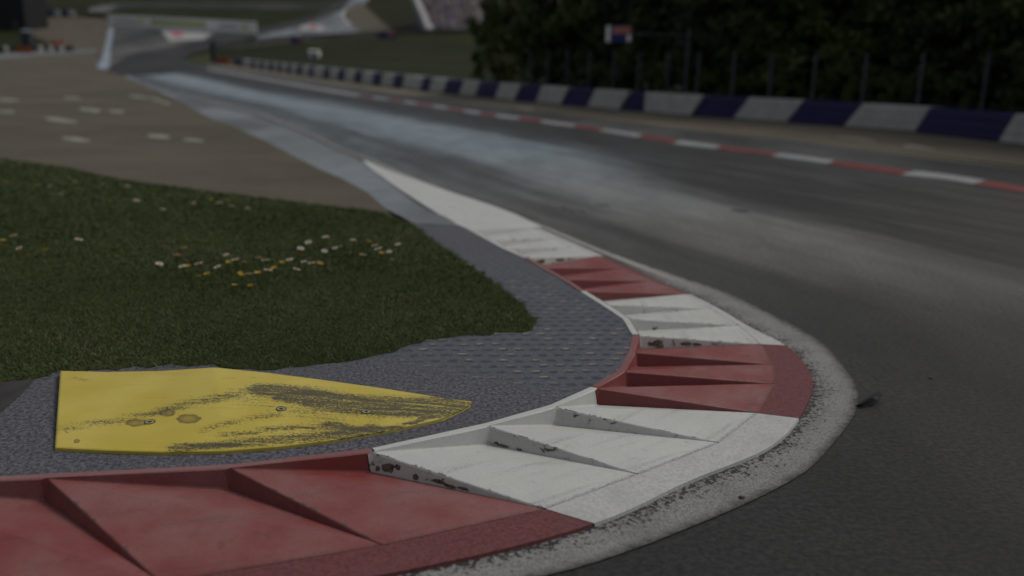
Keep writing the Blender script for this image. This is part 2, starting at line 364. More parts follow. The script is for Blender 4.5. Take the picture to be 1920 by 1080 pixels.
def drape(name, poly, dz, mat, skirt=0., fixed_z=None):
    """lay a ground sheet (x, y outline) on the terrain, cut where the terrain bends"""
    bm = bmesh.new(); vs = [bm.verts.new((p[0], p[1], 0)) for p in poly]
    f = bm.faces.new(vs)
    if f.normal.z < 0 or f.calc_area() and (f.normal_update() or f.normal.z < 0): f.normal_flip()
    bmesh.ops.triangulate(bm, faces=bm.faces[:])
    ylo = min(p[1] for p in poly); yhi = max(p[1] for p in poly)
    for k in KN:
        if ylo < k < yhi:
            bmesh.ops.bisect_plane(bm, geom=bm.verts[:] + bm.edges[:] + bm.faces[:], plane_co=(0, k, 0), plane_no=(0, 1, 0), dist=1e-5)
    for v in bm.verts: v.co.z = (g(v.co.y) if fixed_z is None else fixed_z) + dz
    if skirt:
        be = [e for e in bm.edges if e.is_boundary]; r = bmesh.ops.extrude_edge_only(bm, edges=be)
        for v in r['geom']:
            if isinstance(v, bmesh.types.BMVert): v.co.z -= skirt
    bmesh.ops.recalc_face_normals(bm, faces=bm.faces[:])
    me = bpy.data.meshes.new(name); bm.to_mesh(me); bm.free(); me.materials.append(MAT[mat])
    if sum(p.normal.z for p in me.polygons) < 0: me.flip_normals()
    o = bpy.data.objects.new(name, me); COL.objects.link(o); return o
def TP(pts): return [T(*p) for p in pts]
def resample(pts, n):
    pts = [Vector(p) for p in pts]; L = [0]
    for a, b in zip(pts, pts[1:]): L.append(L[-1] + (b - a).length)
    out = []
    for t in np.linspace(0, L[-1], n):
        i = min(max(int(np.searchsorted(L, t)) - 1, 0), len(pts) - 2); s = (t - L[i]) / max(L[i+1] - L[i], 1e-9)
        out.append(pts[i].lerp(pts[i+1], s))
    return out
def smooth_curve(pts, sub=6):
    """Catmull-Rom through points"""
    pts = [Vector(p) for p in pts]; q = [pts[0] * 2 - pts[1]] + pts + [pts[-1] * 2 - pts[-2]]; out = []
    for i in range(1, len(q) - 2):
        for k in range(sub):
            t = k / sub; a, b, c, d = q[i-1:i+3]
            out.append(.5 * ((2*b) + (c - a) * t + (2*a - 5*b + 4*c - d) * t*t + (3*b - a - 3*c + d) * t**3))
    return out + [pts[-1]]
ORD = ['first', 'second', 'third', 'fourth', 'fifth', 'sixth', 'seventh', 'eighth', 'ninth', 'tenth', 'eleventh', 'twelfth', 'thirteenth', 'fourteenth', 'fifteenth', 'sixteenth', 'seventeenth', 'eighteenth', 'nineteenth', 'twentieth', 'twenty-first', 'twenty-second', 'twenty-third', 'twenty-fourth', 'twenty-fifth', 'twenty-sixth', 'twenty-seventh', 'twenty-eighth']

# ------------------------------------------------------------------ kerb outline (all real positions on the ground)
ZL, ZV, ZS, ZP = .088, .012, .022, .085      # ridge / valley / front strip / pavement heights
bk = [(91,899),(436,880),(702,849),(920,800),(1044,765),(1122,729),(1174,697),(1193,661),(1199,629),(1180,598),(1139,571),(1098,546),(1064,524),(1023,502),(992,483),(949,465),(920,449),(887,431)]
fr = [(300,1092),(716,1022),(1023,954),(1196,889),(1348,830),(1421,774),(1453,719),(1450,683),(1428,645),(1387,610),(1335,578),(1287,551),(1224,526),(1172,502),(1122,480),(1079,463),(1040,447),(1000,428)]
fe = [(390,1128),(806,1060),(1113,982),(1292,902),(1438,841),(1498,784),(1524,724),(1513,689),(1473,648),(1404,612),(1350,580),(1294,552),(1233,526),(1180,502),(1133,481),(1090,462),(1052,446),(1012,428)]
RB = [P(x, y, ZL) for x, y in bk]; RF = [P(x, y, ZS) for x, y in fr]; FE = [P(x, y, .018) for x, y in fe]
dirn = Vector((-.985, -.17, 0)); wv = RF[0] - RB[0]; sv = FE[0] - RF[0]
for k in range(2):                                   # the run goes on to the left, out of the frame
    RB.insert(0, RB[0] + dirn * .62); RF.insert(0, RF[0] + dirn * .66); FE.insert(0, FE[0] + dirn * .67)
blocks = [('red', 0, 2), ('red', 2, 4), ('white', 4, 7), ('red', 7, 10), ('white', 10, 13), ('red', 13, 16), ('white', 16, 20)]
# ridge index 2,3 = the two ridges seen in the near red stretch; 0,1 lie out of the frame
blocks = [('red', 0, 4), ('white', 4, 7), ('red', 7, 10), ('white', 10, 13), ('red', 13, 16), ('white', 16, 19)]
kl = ['red sawtooth kerb section nearest the camera, below the yellow plate',
      'white sawtooth kerb section with peeling paint, right of the yellow plate tip',
      'red sawtooth kerb section on the tightest bend, beyond the first white section',
      'white sawtooth kerb section right of the lawn corner between two red sections',
      'most distant red sawtooth kerb section, sunlit last tooth, between two white sections',
      'most distant white sawtooth kerb section, beside the narrow grey paving strip']
def outward(i):
    a = RB[max(i-1, 0)]; b = RB[min(i+1, len(RB)-1)]; t = (b - a).normalized(); n = Vector((t.y, -t.x, 0))
    return -n if n.dot(RF[i] - RB[i]) > 0 else n
def tangent(i):
    return (RB[min(i+1, len(RB)-1)] - RB[max(i-1, 0)]).normalized()
LIPW = .042
RFs = [RF[i].lerp(RF[i+1], k / 6) for i in range(len(RF) - 1) for k in range(6)] + [RF[-1]]; FEs = smooth_curve(FE, 6)
def valley(k):
    """foot of the steep face under ridge k (pushed a little back along the run)"""
    p = RB[k] - tangent(k) * .028 * (1 if k < 7 else .8); q = p + (RF[k] - RB[k]).normalized() * .012
    return Vector((q.x, q.y, ZV))
for (colr, a, b), lab in zip(blocks, kl):
    r = empty('kerb_section', (RB[a].x, RB[a].y, 0), lab, 'kerb', 'sawtooth kerb sections round the bend')
    cm = 'chip'
    for k in range(a, b):
        last = k + 1 >= len(RB)
        mb = MB(); e = tangent(k) * .004 if k == b - 1 else Vector((0, 0, 0))
        Rb, Rf, Rb2, Rf2 = RB[k], RF[k], RB[k+1], RF[k+1]; V2 = valley(k+1)
        Wt = Rb2 - tangent(k+1) * .028; Wt.z = ZL
        # flat-topped ridge shoulder at the back, as cast
        Rs = Rb + tangent(k) * .045 + (Rf - Rb).normalized() * .03; Rs.z = ZL - .004
        mb.add([Rb, Rf, Rf2 - e, V2 - e, Rs], [(0, 1, 4), (4, 1, 2), (4, 2, 3), ], 0)
        mb.add([Rb, Rs, V2 - e, Wt - e], [(0, 1, 2), (0, 2, 3)], 0)          # back wall
        if k > 0:
            V1 = valley(k); Vw = Rb - tangent(k) * .028; Vw.z = ZL
            mb.add([V1, Rf, Rb, Vw], [(0, 1, 2), (0, 2, 3)], 1)               # steep face
        bm = bmesh.new(); vv = [bm.verts.new(v) for v in mb.v]
        for f, m_ in zip(mb.f, mb.mi):
            try: ff = bm.faces.new([vv[i] for i in f]); ff.material_index = m_
            except ValueError: pass
        bmesh.ops.remove_doubles(bm, verts=bm.verts[:], dist=.0015)
        bmesh.ops.dissolve_degenerate(bm, edges=bm.edges[:], dist=.0005)
        bmesh.ops.recalc_face_normals(bm, faces=bm.faces[:])
        if sum(f.normal.z * f.calc_area() for f in bm.faces) < 0: bmesh.ops.reverse_faces(bm, faces=bm.faces[:])
        sharp = [ed for ed in bm.edges if len(ed.link_faces) == 2 and ed.calc_face_angle(0) > .35]
        lay = bm.verts.layers.float.new('ridge')
        dl = (Rf - Rb); dl.z = 0; dl.normalize()
        for v in bm.verts:
            q = v.co - Rb; q.z = 0; v[lay] = abs(q.x*dl.y - q.y*dl.x) + (.05 if v.co.z < .018 else 0)
        lay2 = bm.verts.layers.float.new('front')
        for v in bm.verts:
            v[lay2] = 1.0 if min((v.co - Rf).length, (v.co - (Rf2 - e)).length) < .004 else 0.0
        me = bpy.data.meshes.new('tooth'); bm.to_mesh(me); bm.free()
        me.materials.append(MAT[colr]); me.materials.append(MAT[colr + 'chip'])
        o = bpy.data.objects.new('tooth', me); COL.objects.link(o); o.parent = r; o.location = (-r.location.x, -r.location.y, 0); o['ridge_no'] = k
        bv = o.modifiers.new('bevel', 'BEVEL'); bv.width = .006; bv.segments = 2; bv.limit_method = 'ANGLE'; bv.angle_limit = math.radians(22)
    # lip along the back
    mb = MB(); vs = []
    for k in range(a, b + 1):
        o_ = outward(k); p = RB[k]; sh = tangent(k) * (.004 if k == a else -.004 if k == b else 0)
        jit = random.uniform(-.0015, .0015)
        vs += [Vector((p.x, p.y, ZL)) + sh, Vector((p.x, p.y, ZL + .005)) + o_ * .006 + sh, Vector((p.x, p.y, ZL + .003 + jit)) + o_ * LIPW + sh, Vector((p.x, p.y, .06)) + o_ * (LIPW + .004) + sh]
    n = b - a + 1
    mb.add(vs, [(4*i + j, 4*(i+1) + j, 4*(i+1) + j + 1, 4*i + j + 1) for i in range(n-1) for j in range(3)], 0)
    lip = mb.make('back_lip', [colr + 'plain'], r); lip.location = (-r.location.x, -r.location.y, 0)
    # flat front strip
    mb = MB(); vs = []; i0, i1 = a * 6, b * 6
    for i in range(i0, i1 + 1):
        j, f = RFs[i], FEs[i]; d = (f - j); d.z = 0; dn = d.normalized() if d.length > .03 else Vector((1, .3, 0)).normalized()
        t = (RFs[min(i+1, len(RFs)-1)] - RFs[max(i-1, 0)]).normalized(); sh = t * (.003 if i == i0 else -.003 if i == i1 else 0)
        j2 = j - dn * .002 + sh
        vs += [Vector((j2.x, j2.y, .012)), Vector((j2.x, j2.y, ZS - .0014)), Vector((f.x + sh.x, f.y + sh.y, .019)), Vector((f.x + sh.x + dn.x*.004, f.y + sh.y + dn.y*.004, .0))]
    n = i1 - i0 + 1
    mb.add(vs, [(4*i + j, 4*i + j + 1, 4*(i+1) + j + 1, 4*(i+1) + j) for i in range(n-1) for j in range(3)], 0)
    stp = mb.make('front_strip', [colr + 'strip'], r); stp.location = (-r.location.x, -r.location.y, 0)

# flaked paint on the steep faces
def chips(k, lst):
    tooth = next(o for o in bpy.data.objects if o.name.startswith('tooth') and o.get('ridge_no') == k)
    V1, A0, A1 = valley(k), RB[k], RF[k]; nf = (A1 - A0).cross(V1 - A0).normalized()
    if nf.dot(tangent(k)) > 0: nf = -nf
    mb = MB()
    for (a, h, w, hh_) in lst:
        ring = []
        for j in range(13):
            t = 2*math.pi*j/13; rr = random.uniform(.65, 1.2); aa = a + w*math.cos(t)*rr; hz = min(.97, max(.06, h + hh_*math.sin(t)*rr))
            ring.append(A0.lerp(A1, aa).lerp(V1.lerp(A1, aa), hz) + nf * .0012)
        mb.add(ring, [tuple(range(13))])
    o = mb.make('flaked_patch', ['flake'], tooth)
chips(4, [(.10,.55,.045,.30), (.04,.75,.015,.15), (.155,.40,.02,.18), (.27,.70,.02,.2), (.40,.62,.05,.2), (.47,.75,.04,.2), (.55,.72,.035,.2)])
chips(5, [(.10,.86,.05,.10), (.06,.80,.02,.1), (.22,.9,.02,.1)])
chips(10, [(.14,.55,.05,.3), (.08,.6,.02,.2), (.38,.6,.05,.25), (.46,.7,.04,.2)])
chips(16, [(.15,.5,.06,.3), (.42,.55,.08,.3), (.55,.6,.04,.25)])
# white tapering run-out beyond the teeth
kb = [RB[19]] + [P(x, y, z) for x, y, z in ((860,420,.060),(813,392,.034),(753,354,.018),(702,318,.010),(683,301,.007))]
kf = [RF[19]] + [P(x, y, z) for x, y, z in ((955,404,.02),(902,383,.018),(813,353,.016),(724,319,.012),(685,301,.008))]
kb, kf = resample(kb, 25), resample(kf, 25)
mb = MB(); vs = []
for i in range(25):
    d = (kf[i] - kb[i]); d.z = 0; d = d.normalized() if d.length > .02 else Vector((.9, .3, 0)); ed = .11 * (1 - i / 24) + .02
    vs += [Vector((kb[i].x - d.x*.04, kb[i].y - d.y*.04, kb[i].z - .03)), kb[i] - d * .036 + Vector((0, 0, .004)), kb[i], kf[i], Vector((kf[i].x + d.x*ed, kf[i].y + d.y*ed, kf[i].z - .002)), Vector((kf[i].x + d.x*(ed+.004), kf[i].y + d.y*(ed+.004), 0))]
mb.add(vs, [(6*i + j, 6*i + j + 1, 6*(i+1) + j + 1, 6*(i+1) + j) for i in range(24) for j in range(5)])
mb.add([valley(19), RF[19], RB[19], RB[19] - tangent(19) * .028], [(0, 1, 2), (0, 2, 3)])
o = mb.make('kerb_taper', ['whiteplain'], None, (RB[19].x, RB[19].y, 0)); tag(o, 'smooth white kerb end tapering to a point, without teeth', 'kerb')

# ------------------------------------------------------------------ ground sheets
gx = np.linspace(-340, 340, 69); gy = KN
V_ = [(x, y, z - .035) for y, z in zip(gy, KZ) for x in gx]; nx = len(gx)
hill = struct(ob('ground', V_, [(j*nx+i, j*nx+i+1, (j+1)*nx+i+1, (j+1)*nx+i) for j in range(len(gy)-1) for i in range(nx-1)], 'hill'))

Opx = [(1029,1080),(1185,1033),(1280,996),(1360,963),(1436,928),(1513,884),(1560,835),(1599,784),(1609,749),(1603,722),(1580,687),(1540,643),(1480,607),(1413,573),(1347,543),(1280,521),(1140,472),(1040,431),(940,394),(840,357),(780,334),(724,310),(680,293),(640,278),(567,243),(467,207),(333,173)]
O_ = [P(x, y) for x, y in Opx[:-4]] + [T(x, y) for x, y in Opx[-4:]]
Ol = [O_[0] + Vector((-.93, -.30, 0)) * k for k in (2.4, 1.2, .5)]; O_ = Ol + O_
K2px = [(1920,362),(1780,338),(1657,324),(1533,305),(1430,290),(1280,272),(1140,248),(1007,229),(907,216),(840,205),(740,190),(640,176),(540,158),(440,140),(388,130)]
K2 = [T(x, y) for x, y in K2px]
xl_y = [-60, 5.4] + [p.y for p in O_ if p.y > 5.45] + [T(250,152).y, T(186,127).y, 150]
xl_x = [1.95, 1.95] + [p.x for p in O_ if p.y > 5.45] + [T(250,152).x, T(186,127).x, -70]
xr_y = [-60, 0, 8] + [p.y for p in K2] + [150]; xr_x = [26, 15, 10.3] + [p.x for p in K2] + [K2[-1].x - 16]
ys = np.concatenate([[-60, -30, -12, -4], np.arange(0, 25, .5), np.arange(25, 121, 1.25)])
cs = np.concatenate([[-3.0, -1.2, -.5, -.2], np.linspace(0, 1.04, 20)])
V_, A_ = [], []
for y in ys:
    xl = np.interp(y, xl_y, xl_x); xr = np.interp(y, xr_y, xr_x)
    for c in cs:
        x = xl + (xr - xl) * c if c > -2 else xl - 14
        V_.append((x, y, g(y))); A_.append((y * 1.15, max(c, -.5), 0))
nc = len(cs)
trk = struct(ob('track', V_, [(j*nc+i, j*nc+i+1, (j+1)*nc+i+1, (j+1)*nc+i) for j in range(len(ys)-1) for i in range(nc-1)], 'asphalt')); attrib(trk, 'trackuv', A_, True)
# right-hand foreground beyond the kerb line, behind the camera's right
# rough concrete band round the kerb, running on as the white edge line
Fc = [FE[0] + Vector((-1.4, -.25, 0))] + FEs + [P(x, y, 0) for x, y in ((955,405),(902,385),(813,354),(724,320),(690,303),(640,284))] + [T(x, y) for x, y in ((567,248),(467,211),(333,176))]
Oc = smooth_curve(O_, 5); A = resample(Oc, 500); Fr = resample(Fc, 2500); V_, U_ = [], []
cF = 0
Fa = np.array([(p.x, p.y) for p in Fr]); 
for i, p in enumerate(A):
    d = np.hypot(Fa[:, 0] - p.x, Fa[:, 1] - p.y); lo = cF; hi = min(cF + 200, len(Fa)) if i else len(Fa)
    j = lo + int(np.argmin(d[lo:hi])); cF = j; q = Fr[j]
    for t in (0, .2, .4, .6, .8, 1):
        w = p.lerp(q, 1 - t) ; V_.append((w.x, w.y, g(w.y) + .005)); U_.append((p.y if p.x < 1.9 and p.y > 5 else 0, t, 0))
bnd = struct(ob('concrete_band', V_, [(6*i+j, 6*i+j+1, 6*(i+1)+j+1, 6*(i+1)+j) for i in range(len(A)-1) for j in range(5)], 'band')); attrib(bnd, 'bandv', U_, True)
if sum(p.normal.z for p in bnd.data.polygons) < 0: bnd.data.flip_normals()

# gravel traps and runoffs
gtrap = TP([(-500,112),(0,107),(60,103),(130,99),(180,98),(183,124),(213,135),(250,152),(300,172),(340,190),(360,203),(400,224),(433,236),(500,266),(560,298),(600,318),(640,335),(690,362),(715,385),(760,418)]) + [P(700,440), P(300,420), P(0,380), P(-500,330)]
struct(drape('gravel_trap', gtrap, .008, 'gravel'))
ro = TP([(183,124),(213,135),(250,152),(300,172),(340,190),(360,203),(400,224),(433,236),(500,266),(560,298),(600,318),(640,335),(690,362),(715,385),(760,418),(880,432)]) + [P(850,415), P(801,383), P(742,347), P(690,312), P(660,294)] + TP([(567,252),(467,215),(333,180),(280,160),(215,130),(190,118)])
struct(drape('runoff_strip', ro, .004, 'drunoff'))
struct(drape('upper_gravel', TP([(57,32),(195,34),(205,46),(200,78),(184,118),(182,98),(135,92),(60,66)]), .01, 'gravel'))
struct(drape('side_road', TP([(-300,103),(0,101),(60,98),(130,94),(182,93),(182,98),(130,100),(60,104),(0,109),(-300,114)]), .015, 'drunoff'))
struct(drape('runoff', TP([(184,128),(199,90),(207,48),(300,52),(482,60),(450,70),(400,81),(330,97),(270,112),(215,134)]), .012, 'grunoff'))
struct(drape('bend_road', TP([(186,129),(240,103),(275,94),(320,88),(360,80),(410,72),(450,65),(480,56),(520,46),(560,37),(600,24),(640,2),(655,-12),(668,-12),(652,5),(612,30),(567,47),(520,57),(480,67),(432,79),(390,90),(357,101),(342,110),(346,117),(392,131),(300,140),(230,142)]), .018, 'fartrack'))
struct(drape('painted_edge', TP([(181,127),(196,88),(205,47),(213,48),(207,90),(204,128),(196,131)]), .024, 'blueedge'))
struct(drape('upper_runoff', TP([(482,67),(520,58),(567,48),(612,31),(640,18),(645,30),(655,45),(690,63),(620,69),(540,73),(482,80)]), .012, 'drunoff'))
struct(drape('upper_gravel_bed', TP([(648,20),(668,8),(682,10),(700,26),(722,46),(747,64),(690,63),(655,45)]), .014, 'gravel'))
struct(drape('gravel_edge_line', TP([(644,18),(639,28),(643,38),(656,47),(659,44),(648,35),(646,28),(650,19)]), .02, 'panelwhite'))
struct(drape('hill_road', TP([(640,18),(652,5),(668,-12),(700,-12),(684,8),(668,8),(648,20)]), .01, 'drunoff'))
struct(drape('service_strip', TP([(403,92),(440,82),(482,78),(540,72),(620,67),(700,63),(745,64),(700,68),(620,72),(540,79),(440,91)]), .02, 'tan'))
struct(drape('service_road', TP([(163,24),(172,14),(205,6),(300,4),(450,6),(600,8),(640,2),(634,10),(600,17),(450,16),(300,13),(225,15),(203,24)]), .01, 'greyroad'))
struct(drape('road_end', TP([(163,24),(170,15),(190,10),(222,10),(208,18),(198,24)]), .02, 'grunoff'))
struct(drape('painted_panel', TP([(303,57),(398,62),(382,74),(318,77)]), .022, 'panelwhite'))
struct(drape('painted_roundel', TP([(322,59),(332,57),(342,60),(343,68),(332,72),(322,68)]), .03, 'pink'))
struct(drape('painted_board', TP([(560,50),(583,44),(613,52),(600,58),(565,57)]), .02, 'panelwhite'))
struct(drape('painted_emblem', TP([(578,47),(586,45),(594,52),(587,56)]), .026, 'redp'))
# pale strip behind the far kerb, then gravel up to the barrier
BBpx = [(2040,292),(1920,275),(1870,267),(1713,248),(1580,238),(1473,230),(1373,223),(1293,218),(1222,212),(1207,210),(1160,207),(1100,201),(1050,197),(1003,192),(963,189),(927,185),(890,181),(860,178),(830,175),(803,172),(787,170),(753,166),(735,163.5),(713,161),(697,158.7),(677,156),(663,154.3),(645,152),(632,150.3),(617,148.3),(605,146.7),(587,144.4),(578,143.2),(566,141.6),(555,140),(545,138.5),(537,137.3),(528,136),(520,134.8),(512,133.6),(503,132.2),(494,130.8),(486,129.5),(478,128.2),(470,127),(455,124.6),(441,122.4)]
BB = [T(x, y) for x, y in BBpx]
K2up = [T(x, y) for x, y in [(1920,345),(1780,323),(1657,309),(1533,293),(1430,281),(1280,260),(1140,241),(1007,222),(907,209),(840,199),(740,185),(640,171),(540,153.5),(440,136.5),(388,127)]]
ext = lambda a, b, k: a + (a - b).normalized() * k
K2x = [ext(K2[0], K2[1], 14)] + K2; BBx = [ext(BB[0], BB[1], 14)] + BB; K2ux = [ext(K2up[0], K2up[1], 14)] + K2up
mid = [a.lerp(T(x, y), 1) for a, (x, y) in zip(K2up, [(1920,318),(1780,303),(1657,288),(1533,270),(1430,258),(1280,243),(1140,226),(1007,209),(907,199),(840,189),(740,176),(640,161),(540,145),(440,130),(388,123)])]
midx = [ext(mid[0], mid[1], 14)] + mid
struct(drape('kerb_side_strip', K2x + list(reversed(midx)), .004, 'greystrip'))
struct(drape('verge', midx + list(reversed([p + Vector((.9, .3, 0)) for p in BBx])), .006, 'lightgravel'))
struct(drape('bend_island', TP([(352,117),(358,108),(395,100),(400,116),(376,121)]), .03, 'turf'))
# right foreground apron so the sheet has no visible end
# pale blotches on gravel, tar patches on track
def marks(name, lst, mat, dz):
    mb = MB()
    for (x, y, w, h, sl) in lst:
        pts = []
        for k in range(14):
            a = 2*math.pi*k/14; rr = random.uniform(.75, 1.15)
            q = T(x + w/2*math.cos(a)*rr, y + h/2*math.sin(a)*rr + sl*math.cos(a)*w/2); pts.append((q.x, q.y, g(q.y) + dz))
        mb.add(pts, [tuple(range(13, -1, -1))])
    o = mb.make(name, [mat])
    if sum(p.normal.z for p in o.data.polygons) < 0: o.data.flip_normals()
    return struct(o)
marks('pale_marks', [(140,262,58,8,.1),(112,226,66,8,.13),(298,257,46,7,.08),(360,264,44,6,.06),(170,207,44,7,.08),(218,210,34,5,.08),(15,188,50,5,.03),(10,210,44,5,.05),(133,184,40,4,.05),(300,190,44,5,.3),(262,182,44,4,.12),(1610,262,80,7,.12),(1722,277,70,7,.14),(985,205,40,5,.05)], 'pale', .014)
marks('grey_marks', [(146,263,34,4,.12),(303,258,20,3,.1),(118,227,30,3,.13)], 'grey', .018)
marks('tar_patches', [(1066,394,34,6,.35),(1088,396,26,4,.3),(1225,336,60,5,.12),(1390,396,40,5,.1),(1130,385,30,3,.1)], 'tar', .003)

# ------------------------------------------------------------------ island: paving, lawn, soil
lipO = [RB[i] + outward(i) * (LIPW - .004) for i in range(len(RB))]
pav = [(p.x, p.y) for p in lipO] + [(p.x, p.y) for p in (P(866,424,ZP), P(800,421,ZP), P(772,418,ZP))] + [(p.x, p.y) for p in (P(700,440,ZP), P(500,520,ZP), P(300,560,ZP), P(0,560,ZP), P(-500,560,ZP))] + [(-9, 2.4)]
struct(drape('pavement', pav, ZP, 'pavement', .085, 0.))
lawn_px = [(-560,715),(-200,722),(0,716),(57,711),(110,693),(200,691),(333,683),(400,681),(467,690),(517,692),(583,683),(640,678),(690,669),(753,651),(800,635),(893,627),(997,618),(1007,603),(990,583),(967,560),(940,537),(890,503),(858,480),(827,460),(795,436),(770,418),(707,396),(640,388),(500,372),(367,355),(233,337),(117,313),(0,297),(-560,262)]
LAWN = [P(x, y, ZP + .004) for x, y in lawn_px]
rag = []
for a, b in zip(LAWN, LAWN[1:] + LAWN[:1]):
    n = max(1, int((b - a).length / .06)) if (b - a).length < 3 else 1
    for k in range(n):
        p = a.lerp(b, k / n); rag.append(p + (Vector((random.uniform(-.018, .018), random.uniform(-.035, .035), 0)) if n > 1 and k else Vector((0, 0, 0))))
struct(drape('lawn', [(p.x, p.y) for p in rag], ZP + .004, 'turf', .10, 0.))
struct(drape('soil_patch', [(p.x, p.y) for p in (P(-300,722,ZP), P(-60,722,ZP), P(0,718,ZP), P(57,712,ZP), P(66,712,ZP), P(40,740,ZP), P(0,776,ZP), P(-120,800,ZP), P(-400,800,ZP))], ZP + .004, 'sand', 0, 0.))

bank_a = [P(860,423,ZP), P(772,418,ZP)]; bank_b = [P(805,388,.004), P(715,385,.010)]
mb = MB()
vs = []
for q in range(7):
    t_ = q / 6; z_ = ZP * (1 - (3*t_*t_ - 2*t_**3)) + .012 * t_
    for c_ in (0, .5, 1):
        p = bank_a[0].lerp(bank_a[1], c_).lerp(bank_b[0].lerp(bank_b[1], c_), t_); vs.append(Vector((p.x, p.y, z_ - .001)))
mb.add(vs, [(3*q+j, 3*q+j+1, 3*q+j+4, 3*q+j+3) for q in range(6) for j in range(2)])
bk_ = struct(mb.make('pavement_slope', ['drunoff'], None, None, True))
if sum(p.normal.z for p in bk_.data.polygons) < 0: bk_.data.flip_normals()
# grass blades
def inside(pts, poly):
    x, y = pts[:, 0], pts[:, 1]; r = np.zeros(len(pts), bool); n = len(poly)
    for i in range(n):
        x1, y1 = poly[i]; x2, y2 = poly[(i+1) % n]
        c = ((y1 > y) != (y2 > y)) & (x < (x2-x1)*(y-y1)/((y2-y1) + 1e-12) + x1); r ^= c
    return r
lp = [(p.x, p.y) for p in rag]
def blades(n, ylo, yhi, xlo, xhi, wid, hgt):
    pts = np.column_stack([rng.uniform(xlo, xhi, n), rng.uniform(ylo, yhi, n)]); pts = pts[inside(pts, lp)]; n = len(pts); pts = pts + rng.normal(0, .016, (n, 2)) * np.array([1, 1.6])
    clump = np.sin(pts[:, 0]*9 + 2*np.sin(pts[:, 1]*7)) * np.sin(pts[:, 1]*8 + 1.7*np.sin(pts[:, 0]*5)) + .6*np.sin(pts[:, 0]*2.3+1)*np.sin(pts[:, 1]*3.1)
    a = rng.uniform(0, 2*np.pi, n); h = hgt * rng.uniform(.45, 1.25, n) * (1 + .28*clump); w = wid * rng.uniform(.6, 1.3, n)
    lean = rng.uniform(.4, 2.2, n) * h; la = rng.uniform(0, 2*np.pi, n)
    v = np.zeros((n, 5, 3)); c, s = np.cos(a)*w/2, np.sin(a)*w/2
    base = np.column_stack([pts, np.full(n, ZP + .003)])
    v[:, 0] = base - np.column_stack([c, s, 0*c]); v[:, 1] = base + np.column_stack([c, s, 0*c])
    mid_ = base + np.column_stack([np.cos(la)*lean*.35, np.sin(la)*lean*.35, h*.62])
    v[:, 2] = mid_ + np.column_stack([c, s, 0*c])*.75; v[:, 3] = mid_ - np.column_stack([c, s, 0*c])*.75
    v[:, 4] = base + np.column_stack([np.cos(la)*lean, np.sin(la)*lean, h])
    patch = np.sin(pts[:, 0]*1.9+.6*np.sin(pts[:, 1]*2.7))*np.sin(pts[:, 1]*2.2+pts[:, 0]*.7)
    tint = np.clip(rng.normal(.40, .17, n) + .12*clump + .13*patch + (rng.random(n) < .10)*.5, 0, 1)
    return v.reshape(-1, 3), np.repeat(tint, 5)
parts = [blades(260000, 4.0, 6.4, -5.5, 1.2, .0034, .017), blades(170000, 6.4, 9.5, -7.0, 1.2, .0065, .019), blades(90000, 9.5, 15.5, -10, 1, .012, .024)]
# a ragged fringe hanging over the edge of the paving
v = np.concatenate([p[0] for p in parts]); t = np.concatenate([p[1] for p in parts]); n = len(v) // 5
me = bpy.data.meshes.new('grass'); me.vertices.add(len(v)); me.vertices.foreach_set('co', v.ravel().astype(np.float32))
b5 = np.arange(n)[:, None]*5; loops = np.concatenate([b5 + np.array([0, 1, 2, 3]), b5 + np.array([3, 2, 4])], 1).ravel()
me.loops.add(len(loops)); me.loops.foreach_set('vertex_index', loops.astype(np.int32))
me.polygons.add(2*n); ls = np.empty(2*n, np.int32); ls[0::2] = np.arange(n)*7; ls[1::2] = np.arange(n)*7 + 4; lt = np.empty(2*n, np.int32); lt[0::2] = 4; lt[1::2] = 3
me.polygons.foreach_set('loop_start', ls); me.polygons.foreach_set('loop_total', lt); me.update(calc_edges=True); me.validate()
me.materials.append(MAT['blade']); go = bpy.data.objects.new('grass', me); COL.objects.link(go)
attrib(go, 'tint', t); struct(go, 'stuff', 'short green turf of the lawn inside the bend', 'grass')

# ------------------------------------------------------------------ wild flowers
def flower_meshes(white):
    mb = MB(); n = 11 if white else 7
    for k in range(n):
        a = 2*math.pi*k/n; r1, w = (.021, .0042) if white else (.017, .0075); up = .003 if white else .009
        d = Vector((math.cos(a), math.sin(a), 0)); s_ = Vector((-d.y, d.x, 0))
        mb.add([d*.004 - s_*w*.5, d*.004 + s_*w*.5, d*r1*.7 + s_*w + Vector((0, 0, up*.6)), d*r1 + Vector((0, 0, up)), d*r1*.7 - s_*w + Vector((0, 0, up*.6))], [(0, 1, 2, 3, 4)], 0)
    hd = mb; ds = MB().lathe((0, 0, 0), [(.0001, .006), (.004, .0055), (.0075, .002), (.008, -.001), (.0001, -.003)], 10)
    return hd, ds
def flower(white, label, group):
    r = empty('daisy' if white else 'buttercup', (0, 0, 0), label, 'flower', group)
    h, d = flower_meshes(white); H = .062
    st = MB().tube([(0, 0, 0), (.004, .002, H*.5), (0, 0, H)], .0013, 5).make('stem', ['stem'], r)
    ho = h.make('flower_head', ['petal' if white else 'gold'], r); ho.location = (0, 0, H); 
    do = d.make('flower_centre', ['disc'], ho); 
    return r
wz4 = [(110,268),(130,325),(430,297),(1035,325),(990,388),(880,422),(1045,438),(1290,362),(1360,410),(1340,405),(1250,440),(1455,397),(1500,420),(1395,485),(1500,472),(1640,403),(1720,402),(1680,333),(1745,300),(1830,262),(1838,275),(1820,340),(1895,325),(1650,455),(1760,425),(1140,435),(340,20),(635,38),(760,70),(905,115),(780,40),(900,30),(1145,22),(1030,108),(1100,75),(1240,82),(1275,65),(1290,105),(1385,105),(480,60)]
